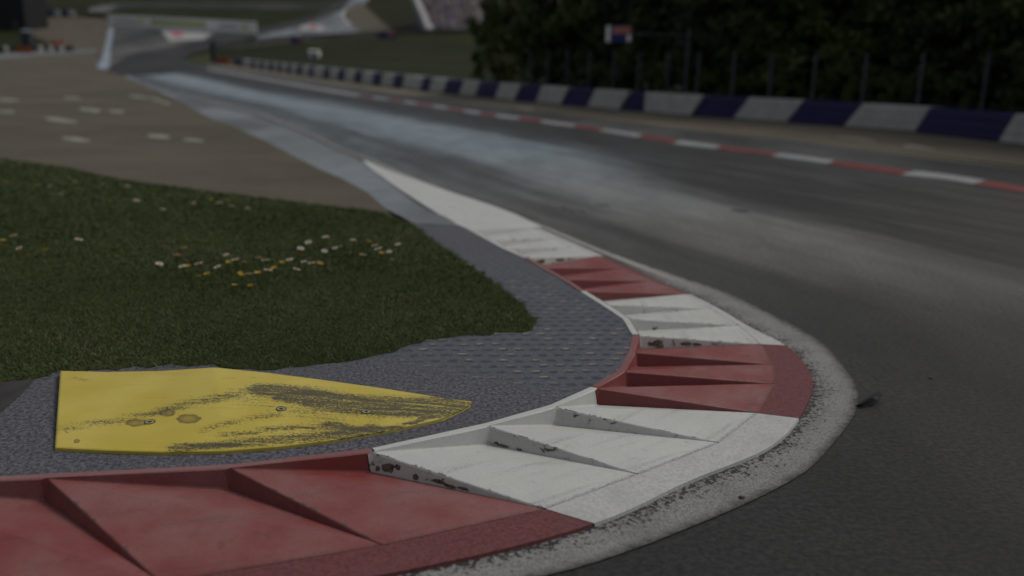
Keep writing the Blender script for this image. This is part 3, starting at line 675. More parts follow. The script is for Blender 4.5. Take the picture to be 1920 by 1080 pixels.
yz4 = [(120,343),(290,345),(160,380),(10,295),(1075,422),(1280,402),(1590,403),(1675,380),(1555,440),(1360,462),(1135,488),(1190,490),(1385,495),(1455,482),(1310,537),(1430,547),(1780,430),(410,8),(600,68),(1205,60),(1080,95),(1410,125)]
wz1 = [(20,915),(120,930),(140,1048),(385,1018),(420,1035),(300,1068),(220,1065),(580,1045),(710,1065),(630,1062)]; yz1 = [(85,955),(410,1075)]
wz5 = [(62,283),(325,305),(200,322),(230,348),(270,345),(110,382),(290,395),(55,362)]; yz5 = [(148,303),(75,315),(215,365),(20,330)]
FL = [(x/3, 360 + y/3, 1) for x, y in wz4] + [(x/3, 360 + y/3, 0) for x, y in yz4] + [(x/3, y/3, 1) for x, y in wz1] + [(x/3, y/3, 0) for x, y in yz1] + [(640 + x/3, 360 + y/3, 1) for x, y in wz5] + [(640 + x/3, 360 + y/3, 0) for x, y in yz5]
protos = {}
def cluster(x, y):
    if y < 412: return 'scattered along the far edge of the lawn'
    if x < 220: return 'in the small patch at the left of the lawn'
    return 'in the cluster mid-lawn above the yellow plate'
for x, y, w in FL:
    cl = cluster(x, y); kind = 'white daisy' if w else 'yellow buttercup'; lab = f'{kind} {cl}'; grp = f'{kind} flowers {cl}'
    if w not in protos: protos[w] = o = flower(w, lab, grp)
    else:
        s0 = protos[w]; o = s0.copy(); COL.objects.link(o)
        for c in s0.children:
            c2 = c.copy(); COL.objects.link(c2); c2.parent = o
            for c3 in c.children: c4 = c3.copy(); COL.objects.link(c4); c4.parent = c2
        o['label'] = lab; o['group'] = grp
    p = P(x, y, ZP + .07); sc = random.uniform(1.25, 1.75) * (1.0 if w else .95)
    o.location = (p.x, p.y, ZP + .008); o.scale = (sc, sc, sc); o.rotation_euler = (random.uniform(-.25, .35), random.uniform(-.25, .25), random.uniform(0, 6))

# ------------------------------------------------------------------ yellow wedge plate
fpx = [(103,840),(200,845),(300,848),(420,846),(520,838),(620,826),(740,805),(830,785),(870,766),(883,758)]
bpx = [(113,695),(200,697),(300,695),(402,688),(500,698),(600,711),(720,728),(820,744),(868,753),(883,756)]
hb = [.030,.034,.042,.068,.058,.046,.034,.024,.012,.006]
def interp_pts(L, xs):
    s = np.linspace(0, 1, len(L)); return [np.interp(xs, s, [q[i] for q in L]) for i in (0, 1)]
NS, NT = 180, 46; ss = np.linspace(0, 1, NS)
fx, fy = interp_pts(fpx, ss); bx, by = interp_pts(bpx, ss); hh = np.interp(ss, np.linspace(0, 1, len(hb)), hb)
def seg_d(px, py, pl):
    best = 1e9
    for (x1, y1), (x2, y2) in zip(pl, pl[1:]):
        dx, dy = x2-x1, y2-y1; t = max(0, min(1, ((px-x1)*dx + (py-y1)*dy*6) / (dx*dx + dy*dy*6 + 1e-9))); best = min(best, math.hypot((px-x1-t*dx)*.35, py-y1-t*dy))
    return best
smear = [([(500,738),(560,742),(660,757),(760,762),(870,758)], 18, 1.2), ([(545,752),(640,768),(740,771),(830,768)], 15, 1.15), ([(103,812),(200,799),(290,785),(345,768),(400,760),(470,741),(530,738)], 12, .72), ([(345,768),(380,758)], 9, .55),
         ([(330,842),(420,836),(520,828),(620,818),(700,806)], 9, .92), ([(420,822),(500,812),(560,806),(640,806)], 8, .66), ([(380,815),(440,800),(520,785)], 8, .60), ([(620,800),(660,808)], 8, .85), ([(640,822),(760,797),(860,766)], 4, .85), ([(420,715),(480,712)], 6, .5), ([(450,760),(540,775),(620,790)], 16, .45), ([(700,790),(800,770)], 6, .40)]
stains = [(252,801,18,6.5),(268,801,10,5),(314,784,17,7),(354,795,24,9),(144,830,8,3)]
smear += [([(140,712),(168,718)], 5, .72), ([(210,703),(330,700)], 3, .6), ([(300,706),(400,701)], 3, .55)]
V_, D_, S_ = [], [], []
for i in range(NS):
    Fp = P(fx[i], fy[i], ZP + .012); Bp = P(bx[i], by[i], ZP + hh[i]); 
    for j in range(NT):
        t = j / (NT - 1); p = Fp.lerp(Bp, t)
        prof = math.sin(min(t * 1.25, 1) * math.pi / 2) if t < .8 else 1 - .10 * ((t - .8) / .2) ** 2
        p.z = ZP + .012 + (hh[i] * 1.0 - .012) * (prof * .5 + t * .5)
        V_.append(p); qx, qy = fx[i] + (bx[i]-fx[i])*t, fy[i] + (by[i]-fy[i])*t
        d = 0
        for pl, w, s_ in smear: d = max(d, s_ * math.exp(-(seg_d(qx, qy, pl) / w) ** 2))
        D_.append(min(1, d + (.30 if t < .72 else .10) * min(1, ss[i] * 1.5) ** 1.5))
        S_.append(max([0] + [max(0, 1.3 - e) for e in (math.hypot((qx-a)/rx_, (qy-b_)/ry_) for a, b_, rx_, ry_ in stains)]))
Fc_ = [(i*NT+j, (i+1)*NT+j, (i+1)*NT+j+1, i*NT+j+1) for i in range(NS-1) for j in range(NT-1)]
base = len(V_)
rim = [i*NT for i in range(NS)] + [(NS-1)*NT + j for j in range(1, NT)] + [i*NT + NT - 1 for i in range(NS-2, -1, -1)] + [j for j in range(NT-2, 0, -1)]
for k in rim:
    p = Vector(V_[k]); p.z = ZP - .002
    if k % NT == NT - 1: p += Vector((0, .05, 0))
    V_.append(p); D_.append(.15); S_.append(0)
nr = len(rim)
side = [(rim[k], base + k, base + (k+1) % nr, rim[(k+1) % nr]) for k in range(nr)]
o0 = P(450, 780, ZP); plate = empty('kerb_plate', (o0.x, o0.y, ZP), 'large yellow wedge-shaped plate with black rubber smears lying inside the bend', 'kerb plate')
po = ob('plate_body', V_, Fc_ + side, 'yellow', plate, None, True, None); po.location = (-o0.x, -o0.y, -ZP)
for p_ in po.data.polygons[len(Fc_):]: p_.use_smooth = False
attrib(po, 'dirt', D_); attrib(po, 'stain', S_)
if po.data.polygons[NS * 10].normal.z < 0: po.data.flip_normals()
for (x, y) in ((283,801),(527,777),(690,775)):
    # place on the plate surface: nearest surface sample in the photo's view
    best = min(range(base), key=lambda k: (fx[k//NT] + (bx[k//NT]-fx[k//NT])*(k % NT)/(NT-1) - x)**2 + (fy[k//NT] + (by[k//NT]-fy[k//NT])*(k % NT)/(NT-1) - y)**2)
    c = V_[best]; q = Vector((c.x - o0.x, c.y - o0.y, c.z - ZP + .001))
    bo = MB().lathe((0, 0, 0), [(.023, -.004), (.023, .0012), (.0215, .0018), (.0195, .0010)], 20).lathe((0, 0, 0), [(.0001, .0016), (.0075, .0016), (.0085, .0005)], 12, 0).lathe((0, 0, 0), [(.0195, .0008), (.0085, .0006)], 20, 1).make('bolt', ['rubber', 'washer'], plate, None, True)
    bo.location = q; i_, j_ = best // NT, best % NT
    nrm = (V_[(i_+1)*NT + j_] - V_[best]).cross(V_[i_*NT + j_ + 1] - V_[best]).normalized(); bo.rotation_euler = (nrm if nrm.z > 0 else -nrm).to_track_quat('Z', 'Y').to_euler()

# ------------------------------------------------------------------ bits on the track
p = P(1620, 757, 0)
mb = MB(); prof = [(0, 0, .012), (.03, .05, .016), (.045, .10, .013), (.05, .15, .006)]
vs = []
for k, (x, y, w) in enumerate(prof):
    zz = [.003, .022, .030, .016][k]
    vs += [Vector((x - w, y, zz)), Vector((x + w*.2, y, zz + .009)), Vector((x + w, y + .01, zz - .002 if k else .002)), Vector((x, y + .004, max(.001, zz - .012)))]
mb.add(vs, [(4*i+j, 4*i+(j+1) % 4, 4*(i+1)+(j+1) % 4, 4*(i+1)+j) for i in range(3) for j in range(4)] + [(3, 2, 1, 0), (12, 13, 14, 15)])
o = mb.make('rubber_scrap', ['rubber']); o.scale = (1.5, 1.2, 1.5); o.rotation_euler = (0, 0, -.5); o.location = (p.x - .05, p.y - .06, .003); tag(o, 'curled black rubber scrap on the asphalt beside the pale concrete band', 'debris')
def pebble(x, y, s, label, z=.004):
    p = P(x, y, z); bm = bmesh.new(); bmesh.ops.create_icosphere(bm, subdivisions=2, radius=1)
    for v in bm.verts: v.co *= random.uniform(.75, 1.15); v.co.x *= s; v.co.y *= s * .8; v.co.z *= s * .35
    me = bpy.data.meshes.new('rubber_crumb'); bm.to_mesh(me); bm.free(); me.materials.append(MAT['rubber']); o = bpy.data.objects.new('rubber_crumb', me); COL.objects.link(o); o.location = p
    tag(o, label, 'debris')
pebble(1745, 709, .012, 'tiny black rubber crumb alone on the open asphalt', .004); pebble(1391, 932, .013, 'tiny black rubber crumb on the pale concrete band', .009)

# ------------------------------------------------------------------ opposite kerb (flat red and white sections)
bx2 = [2060, 1945, 1825, 1690, 1550, 1445, 1340, 1262, 1195, 1124, 1073, 1011, 969, 927, 897, 867, 835, 810, 778, 757, 725, 697, 672, 388]
lowx = [p[0] for p in K2px]; L2 = lambda x: T(x, float(np.interp(x, lowx[::-1], [p[1] for p in K2px][::-1]))) if x <= 1920 else ext(K2[0], K2[1], (x - 1920) * .0085)
upx = [1920,1780,1657,1533,1430,1280,1140,1007,907,840,740,640,540,440,388]; upy = [345,323,309,293,281,260,241,222,209,199,185,171,153.5,136.5,127]
U2 = lambda x: T(x, float(np.interp(x, upx[::-1], upy[::-1]))) if x <= 1920 else ext(K2up[0], K2up[1], (x - 1920) * .0085)
cnt = {'white': 0, 'red': 0}
for i in range(len(bx2) - 1):
    colr = 'white' if i % 2 == 0 else 'red'
    n = max(3, int(abs(bx2[i] - bx2[i+1]) / 12)); xs = np.linspace(bx2[i], bx2[i+1], n); sl = 40 * (bx2[i] / 1700) ** 2
    lo = [L2(x) for x in xs]; up = [U2(x + sl) for x in xs]
    vs = []
    for a, b in zip(lo, up):
        m_ = a.lerp(b, .5); b = a.lerp(b, .55); m_ = a.lerp(b, .5)
        vs += [Vector((a.x, a.y, g(a.y))), Vector((a.x, a.y, g(a.y) + .010)), Vector((m_.x, m_.y, g(m_.y) + .022)), Vector((b.x, b.y, g(b.y) + .024)), Vector((b.x, b.y, g(b.y)))]
    mb = MB().add(vs, [(5*q+j, 5*q+j+1, 5*(q+1)+j+1, 5*(q+1)+j) for q in range(n-1) for j in range(4)])
    o = mb.make('flat_kerb_section', [colr + 'far'], None, lo[0])
    if sum(p.normal.z for p in o.data.polygons) < 0: o.data.flip_normals()
    cnt[colr] += 1
    lab = f'{ORD[cnt[colr]-1]} {colr} section of the flat kerb across the track, counted from the right'
    if i == len(bx2) - 2: lab = 'very long white section ending the flat kerb near the far bend'
    if i == 0: lab = 'white flat kerb section across the track, cut by the right edge'
    tag(o, lab, 'kerb', 'flat kerb sections along the opposite track edge')

# ------------------------------------------------------------------ purple and white barrier
def proj_y(p):
    c = RM.T @ (np.array(p) - np.array([0, 0, CAM_H])); return 540 - F_PX * c[1] / -c[2]
bnds = [2040,1870,1713,1580,1473,1373,1293,1222,1207,1160,1100,1050,1003,963,927,890,860,830,803,787,753,735,713,697,677,663,645,632,617,605,587,578,566,555,545,537,528,520,512,503,494,486,478,470,455,441]
bxs = [p[0] for p in BBpx]; bys = [p[1] for p in BBpx]
BP = lambda x: T(x, float(np.interp(x, bxs[::-1], bys[::-1])))
BH = .80
cnt = {'white': 0, 'purple': 0}
seq = ['white', 'purple'] * 3 + ['white', 'white', 'purple'] ; 
colors = []
c_ = 'white'
for i in range(len(bnds) - 1):
    if bnds[i] == 1222: colors.append('whiteN'); continue
    colors.append(c_); c_ = 'purple' if c_ == 'white' else 'white'
for i in range(len(bnds) - 1):
    a, b = BP(bnds[i]), BP(bnds[i+1]); d = (b - a); d.z = 0; L = d.length; d.normalize(); nrm = Vector((d.y, -d.x, 0))
    if nrm.x < 0: nrm = -nrm
    colr = 'white' if colors[i] != 'purple' else 'purple'
    def sl(x): return 0. if x in (1222, 1207) else -.62 * min(1, (x / 1000) ** 1.2)
    # front profile with shallow horizontal grooves, leaning top
    prof = [(.0, .04), (.0, .26), (.022, .27), (.022, .29), (.0, .30), (.0, .52), (.022, .53), (.022, .55), (.0, .56), (.0, BH-.03), (.03, BH), (.55, BH), (.58, BH-.03), (.58, .04)]
    gap = min(.015, L * .02); vs = []
    for base_, s0, e in ((a, sl(bnds[i]), gap), (b, sl(bnds[i+1]), -gap)):
        for o_, h_ in prof: vs.append(base_ + nrm * o_ + Vector((0, 0, h_)) + d * (s0 * h_ / BH + e))
    n = len(prof); mb = MB().add(vs, [(k, (k+1) % n, n + (k+1) % n, n + k) for k in range(n)] + [tuple(reversed(range(n))), tuple(range(n, 2*n))])
    r = empty('barrier_block', (a.x, a.y, a.z), '', 'barrier', 'purple and white crash barrier blocks along the fence')
    bo = mb.make('body', ['bwhite' if colr == 'white' else 'purple'], r); bo.location = -Vector(r.location)
    bm = bmesh.new(); bm.from_mesh(bo.data); bmesh.ops.recalc_face_normals(bm, faces=bm.faces[:]); bm.to_mesh(bo.data); bm.free()
    ft = MB().box(a.lerp(b, .5) + nrm * .30 + Vector((0, 0, .035)), (L * .9, .4, .09), 0, d, nrm).make('foot', ['rubber'], r); ft.location = -Vector(r.location)
    if colors[i] == 'whiteN': r['label'] = 'narrow upright white barrier block, the only one with straight ends'
    else:
        cnt[colr] += 1
        r['label'] = f'{ORD[cnt[colr]-1]} slanted {colr} barrier block along the fence, counted from the near right end'
    if i == 0: r['label'] = 'white barrier block cut by the right edge of the photo'

# ------------------------------------------------------------------ debris fence behind it
off = []
for i in range(len(BBx)):
    a, b = BBx[max(i-1, 0)], BBx[min(i+1, len(BBx)-1)]; d = (b - a).normalized(); n = Vector((d.y, -d.x, 0)); n = n if n.x > 0 else -n
    q = BBx[i] + n * 1.15; off.append(Vector((q.x, q.y, g(q.y))))
offs = resample(off, 3000); offx = np.array([proj_x((p.x, p.y, p.z + 1.5)) for p in offs])
fence = empty('debris_fence', tuple(offs[0]), 'tall debris fence of slim grey posts and cables behind the purple and white barrier', 'fence')
ppx = [1968, 1845, 1725, 1620, 1526, 1445, 1374, 1308, 1250, 1196, 1149, 1104, 1062, 1026, 993]
tops = []
for x in ppx:
    i = int(np.argmin(abs(offx - x))); p = offs[i]
    mb = MB().box((0, 0, 1.2), (.075, .012, 2.4)).box((-.032, .04, 1.2), (.010, .07, 2.4)).box((.032, .04, 1.2), (.010, .07, 2.4)).box((0, .03, .015), (.22, .22, .03)).box((0, .02, 2.41), (.095, .10, .02))
    o = mb.make('post', ['steel'], fence); o.location = p - Vector(fence.location); o.rotation_euler = (0, 0, math.atan2(offs[max(i-5,0)].y - p.y, offs[max(i-5,0)].x - p.x)); tops.append(p)
for h in (.9, 1.35, 1.8, 2.3):
    o = MB().tube([p + Vector((0, 0, h)) for p in tops], .003, 5).make('cable', ['steel'], fence); o.location = -Vector(fence.location)

# hanging sign on a bracket arm
i = int(np.argmin(abs(offx - 1266))); p0 = offs[i] + Vector((.5, .35, 0)); dd = p0.y
pole_top = at(1269, 50, dd); arm = at(1266, 67, dd); armL = at(1184, 63.5, dd)
sg = empty('hanging_sign', (p0.x, p0.y, g(p0.y)), 'sign board with coral top and blue base hung from a bracket arm before the trees', 'sign')
MB().tube([Vector((0, 0, 0)), Vector((0, 0, pole_top.z - g(p0.y)))], [.06, .05], 10).lathe((0, 0, 0), [(.13, 0), (.13, .04), (.06, .05)], 12).make('pole', ['steel'], sg)
L_ = lambda v: v - Vector(sg.location)
ax = Vector((arm.x - p0.x, 0, 0))
MB().tube([L_(Vector((p0.x, p0.y, arm.z))), L_(armL)], .028, 8).tube([L_(Vector((p0.x, p0.y, arm.z - .45))), L_(Vector((p0.x - .5, p0.y, arm.z - .02)))], .018, 6).make('bracket_arm', ['steel'], sg)
c0, c1 = at(1136, 63.5, dd), at(1184, 63.5, dd); w = (c1 - c0).length; cen = L_((c0 + c1) / 2); ux = (c1 - c0).normalized(); h_ = 28 / F_PX * dd * 1.02
bd = MB().box(cen, (w, .07, h_), 0, ux, Vector((-ux.y, ux.x, 0))).make('board', ['bluep'], sg)
fy_ = Vector((ux.y, -ux.x, 0)) * .037
MB().box(cen - ux * (w * .41) + fy_, (w * .17, .006, h_), 0, ux, Vector((-ux.y, ux.x, 0))).make('white_stripe', ['fwhite'], bd)
MB().box(cen + ux * (w * .12) + fy_ + Vector((0, 0, h_ * .22)), (w * .70, .006, h_ * .44), 0, ux, Vector((-ux.y, ux.x, 0))).make('coral_panel', ['coral'], bd)
MB().box(cen + ux * (w * .40) + fy_ - Vector((0, 0, h_ * .26)), (w * .16, .006, h_ * .40), 0, ux, Vector((-ux.y, ux.x, 0))).make('pale_panel', ['fwhite'], bd)

# ------------------------------------------------------------------ far things
def seat_on(o, q): o.location = (q.x, q.y, g(q.y))
# advertising hoarding at the end of the runoff
a, b = T(203, 48.5), T(481, 63.5); yb = 222.
a = Vector((a.x, a.y, g(a.y))); b = Vector((b.x, b.y, g(b.y))); ux = (b - a); W = ux.length; ux.normalize(); uh = Vector((ux.x, ux.y, 0)).normalized(); nn = Vector((uh.y, -uh.x, 0)); Hh = 20 / F_PX * a.y
hd = empty('advertising_hoarding', tuple(a), 'long white advertising hoarding with a lime green panel at the end of the runoff', 'hoarding')
bdv = []
def on_board(s0, s1, h0, h1, o1):
    return [a + ux * (W*s0) + nn*o1 + Vector((0, 0, h0*Hh)) - a, a + ux * (W*s1) + nn*o1 + Vector((0, 0, h0*Hh)) - a, a + ux * (W*s1) + nn*o1 + Vector((0, 0, h1*Hh)) - a, a + ux * (W*s0) + nn*o1 + Vector((0, 0, h1*Hh)) - a]
MB().prism(on_board(0, 1, .0, 1., .0), -nn * .15).make('board', ['fwhite'], hd)
MB().prism(on_board(.30, .67, .38, .70, .04), -nn * .03).make('green_panel', ['green'], hd)
for s0, s1 in ((.05, .19), (.76, .88)):
    mb = MB(); k = s0
    while k < s1 - .006:
        w_ = random.uniform(.006, .011); mb.prism(on_board(k, k + w_, .38, .60, .04), -nn * .03); k += w_ + .004
    mb.make('lettering', ['grey'], hd)
for s0, s1 in ((.20, .255), (.91, .945)): MB().prism(on_board(s0, s1, .36, .66, .04), -nn * .03).make('yellow_square', ['yellowp'], hd)
for k in np.linspace(.02, .98, 9):
    q = ux * (W*k) - nn * .3; MB().tube([q - Vector((0, 0, .3)), q + Vector((0, 0, Hh*.9))], .07, 6).make('post', ['darksteel'], hd)
# dark guard rail under the far service strip
rl = empty('guard_rail', tuple(T(404, 96)), 'long dark guard rail running below the far service strip', 'guard rail')
gp = [T(x, y) for x, y in ((404,96),(440,92.5),(482,87),(540,80),(600,76),(660,72),(720,68.5),(800,66),(880,64))]
gp = resample(gp, 40); mb = MB(); vs = []
for q in gp:
    for oz, oh in ((0, .25), (.12, .40), (.02, .55), (.12, .72), (0, .9), (-.08, .9), (-.08, .25)): vs.append(Vector((q.x, q.y - oz, g(q.y) + oh * 1.5)))
mb.add(vs, [(7*i+j, 7*i+(j+1) % 7, 7*(i+1)+(j+1) % 7, 7*(i+1)+j) for i in range(39) for j in range(7)])
o = mb.make('rail', ['rail'], rl); o.location = -Vector(rl.location)
for q in gp[::3]:
    o = MB().box((q.x, q.y + .25, g(q.y) + .6), (.15, .15, 1.4)).make('post', ['rail'], rl); o.location = -Vector(rl.location)
# marshal cabinet, orange block at the bend
def cabinet(name, q, w, d, h, body, roof, label, cat):
    r = empty(name, (q.x, q.y, g(q.y)), label, cat)
    MB().box((0, 0, h*.46), (w, d, h*.92)).make('body', [body], r, None, False, .03)
    MB().add([(-w*.56, -d*.56, h*.92), (w*.56, -d*.56, h*.92), (w*.56, d*.56, h*.92), (-w*.56, d*.56, h*.92), (-w*.56, 0, h*1.04), (w*.56, 0, h*1.04)], [(0, 1, 5, 4), (3, 4, 5, 2), (0, 4, 3), (1, 2, 5), (3, 2, 1, 0)]).make('roof', [roof], r)
    dr = MB().box((w*.1, -d*.5 - .012, h*.42), (w*.4, .03, h*.72)).make('door', ['darksteel'], r)
    MB().box((w*.24, -d*.5 - .045, h*.42), (.03, .04, .14)).make('handle', ['steel'], dr)
    return r
cabinet('marshal_cabinet', T(401, 116), .62, .6, 2.5, 'rail', 'rail', 'tall narrow dark cabinet standing at the inside of the far bend', 'cabinet')
cabinet('white_kiosk', T(590, 107), 1.5, 1.2, 1.05, 'fwhite', 'fwhite', 'small white kiosk alone on the dark grass slope beyond the barrier', 'kiosk')
cabinet('marshal_hut', T(53, 84), 1.5, 1.5, 2.5, 'darksteel', 'blueedge', 'grey marshal hut with a pale roof below the black tower', 'hut')
def water_block(q, w, h, mat, label, name='plastic_barrier'):
    mb = MB(); prof = [(-.25, 0), (-.22, h*.3), (-.12, h*.55), (-.09, h), (.09, h), (.12, h*.55), (.22, h*.3), (.25, 0)]; n = 8
    vs = [Vector((x, y_, z)) for x in (-w/2, w/2) for y_, z in prof]
    mb.add(vs, [(k, (k+1) % n, n + (k+1) % n, n + k) for k in range(n)] + [tuple(reversed(range(n))), tuple(range(n, 2*n))])
    mb.box((w*.25, 0, h + .02), (w*.1, .06, .05)).box((-w*.25, 0, h + .02), (w*.1, .06, .05))
    o = mb.make(name, [mat]); seat_on(o, q); tag(o, label, 'barrier'); return o
water_block(T(418, 120), 1.6, .8, 'orange', 'orange plastic barrier lying beside the tall dark cabinet')
water_block(T(45, 100), 2.3, .9, 'orange', 'orange plastic barrier between the tyre stacks by the left edge')
# tyre stacks on the left
def tyre_stack(q, w, mat, label):
    r = empty('tyre_stack', (q.x, q.y, g(q.y)), label, 'tyre stack', 'tyre stacks beside the side road')
    for k in range(3):
        o = MB().lathe((0, 0, .15 + .29*k), [(w*.22, -.14), (w*.42, -.145), (w*.5, -.09), (w*.5, .09), (w*.42, .145), (w*.22, .14), (w*.22, -.14)], 14).make('tyre', [mat], r, None, True)
tcols = [(1.5,'rubber'),(10,'bwhite'),(20,'rubber'),(27,'rubber'),(66,'rubber'),(75,'bwhite'),(85,'rubber'),(95,'bwhite'),(105,'rubber'),(115,'bwhite'),(125,'rubber'),(133,'rubber')]
nb = {'rubber': 0, 'bwhite': 0}
for x, m_ in tcols:
    nb[m_] += 1; cn = 'black' if m_ == 'rubber' else 'white'
    tyre_stack(T(x, 98.5 - x*.02), .82, m_, f'{ORD[nb[m_]-1]} {cn} tyre stack from the left edge beside the side road')
for x, nm in ((103, 'left one'), (116, 'right one')):
    r = empty('red_drum', tuple(T(x, 89)), f'red drum on the gravel behind the tyre stacks, {nm} of two', 'drum', 'red drums behind the tyre stacks')
    MB().lathe((0, 0, 0), [(.0001, 0), (.42, 0), (.44, .03), (.42, .08), (.42, .42), (.45, .45), (.42, .48), (.42, .85), (.45, .88), (.42, .92), (.42, 1.15), (.44, 1.2), (.40, 1.22)], 18).make('shell', ['redp'], r, None, True)
    MB().lathe((0, 0, 1.19), [(.41, 0), (.40, .02), (.0001, .02)], 18).make('lid', ['redp'], r)
# far barrier row and brown panel on the upper left
for k, x in enumerate(range(68, 146, 13)):
    m_ = 'purple' if k % 2 == 0 else 'bwhite'; q = T(x, 30); cn = 'purple' if k % 2 == 0 else 'white'
    o = water_block(q, 2.0, 1.5, m_, f'{ORD[k//2]} {cn} block from the left in the short barrier row above the upper gravel', 'distant_barrier_block'); o['group'] = 'short barrier row above the upper gravel'
q = T(179, 33.5); r = empty('panel_fence', tuple(q), 'low dark brown panel fence left of the white hoarding', 'fence')
MB().box((0, 0, .75), (4.6, .08, 1.1)).make('panel', ['brown'], r)
for x in (-2.2, 0, 2.2): MB().box((x, .1, .7), (.12, .12, 1.5)).make('post', ['darksteel'], r)
# black tower at the left edge
q = T(22, 57); r = empty('black_tower', tuple(q), 'tall black flat-sided tower cut by the top left corner', 'tower')
x1 = (T(54, 57) - q).x; x0 = -16.
MB().box(((x0 + x1)/2, 5, 9), (x1 - x0, 10, 18)).make('wall', ['black'], r, None, False, .05)
mb = MB()
for k in np.arange(x0 + .6, x1, 1.6): mb.box((k, -.03, 9), (.10, .08, 17.6))
mb.make('cladding_rib', ['black'], r)
MB().box(((x0 + x1)/2, 5, 18.2), (x1 - x0 + .6, 10.6, .4)).make('roof', ['black'], r)
MB().box((x1 - 2.2, -.05, 1.1), (1.1, .08, 2.2)).make('door', ['darksteel'], r)
# small trackside boards
for x, y, w, lab in ((726, 76, 2.6, 'small blue and pink board beside the guard rail, below the grandstand grass'), (556, 84, 1.5, 'smaller blue and pink board left of the other, above the white kiosk')):
    q = T(x, y); r = empty('marker_board', (q.x, q.y, g(q.y)), lab, 'sign')
    bo = MB().box((0, 0, .95), (w*1.5, .08, 1.2)).make('board', ['bluep'], r)
    MB().box((w*.32, -.05, 1.2), (w*.62, .02, .7)).make('pink_panel', ['pink'], bo)
    for s in (-1, 1): MB().box((s*w*.6, .06, .2), (.07, .07, .7)).make('leg', ['darksteel'], r)
# grandstand with spectators
A_ = T(812, 63); B_ = T(884, 50); Au = at(776, -22, A_.y + 18); Bu = at(905, -22, B_.y + 18)
r = empty('grandstand', tuple(A_), 'grandstand slope full of spectators with a white side wall, left of the trees', 'grandstand')
NR = 16; vs, fs = [], []
for k in range(NR):
    t0, t1 = k/NR, (k+1)/NR
    l0, l1 = A_.lerp(Au, t0), A_.lerp(Au, t1); r0, r1 = B_.lerp(Bu, t0), B_.lerp(Bu, t1)
    n = len(vs); vs += [l0, r0, Vector((r0.x, r0.y, r1.z)), Vector((l0.x, l0.y, l1.z)), Vector((r1.x, r1.y, r1.z)), Vector((l1.x, l1.y, l1.z))]
    fs += [(n, n+1, n+2, n+3), (n+3, n+2, n+4, n+5)]
n = len(vs); vs += [A_ - Vector((0, 0, 1)), B_ - Vector((0, 0, 1)), Vector((Bu.x, Bu.y, A_.z - 1)), Vector((Au.x, Au.y, A_.z - 1)), A_, B_, Bu, Au]
fs += [(n, n+1, n+5, n+4), (n+1, n+2, n+6, n+5), (n+2, n+3, n+7, n+6), (n+3, n, n+4, n+7)]
o = ob('terrace', vs, fs, 'seat', r); o.location = -Vector(r.location)
wl = (Au - A_); wn = Vector((-1, -.25, 0)).normalized()
o = MB().prism([A_ - Vector((0, 0, 1)), Au - Vector((0, 0, 1)), Au + Vector((0, 0, 1.1)), A_ + Vector((0, 0, 1.1))], wn * 1.5).make('side_wall', ['concrete'], r); o.location = -Vector(r.location)
vs, fs, tt = [], [], []
for k in range(NR):
    for s in np.arange(.02, .99, .036):
        if random.random() < .12: continue
        p = A_.lerp(Au, (k+.35)/NR).lerp(B_.lerp(Bu, (k+.35)/NR), s + random.uniform(-.01, .01)); p.z = A_.lerp(Au, (k+1)/NR).lerp(B_.lerp(Bu, (k+1)/NR), s).z
        c = random.random(); hgt = random.uniform(.95, 1.5); rr = .26
        n = len(vs)
        for z_, r_ in ((0, .2), (hgt*.55, rr), (hgt*.76, .09), (hgt*.86, .13), (hgt, .05)):
            for j in range(6): vs.append(p + Vector((r_*math.cos(j*1.047), r_*.7*math.sin(j*1.047), z_))); tt.append(c)
        fs += [(n+6*i+j, n+6*i+(j+1) % 6, n+6*(i+1)+(j+1) % 6, n+6*(i+1)+j) for i in range(4) for j in range(6)]
cr = ob('crowd', vs, fs, 'crowd', None); attrib(cr, 'tint', tt); struct(cr, 'stuff', 'dense crowd of spectators filling the grandstand slope', 'crowd')

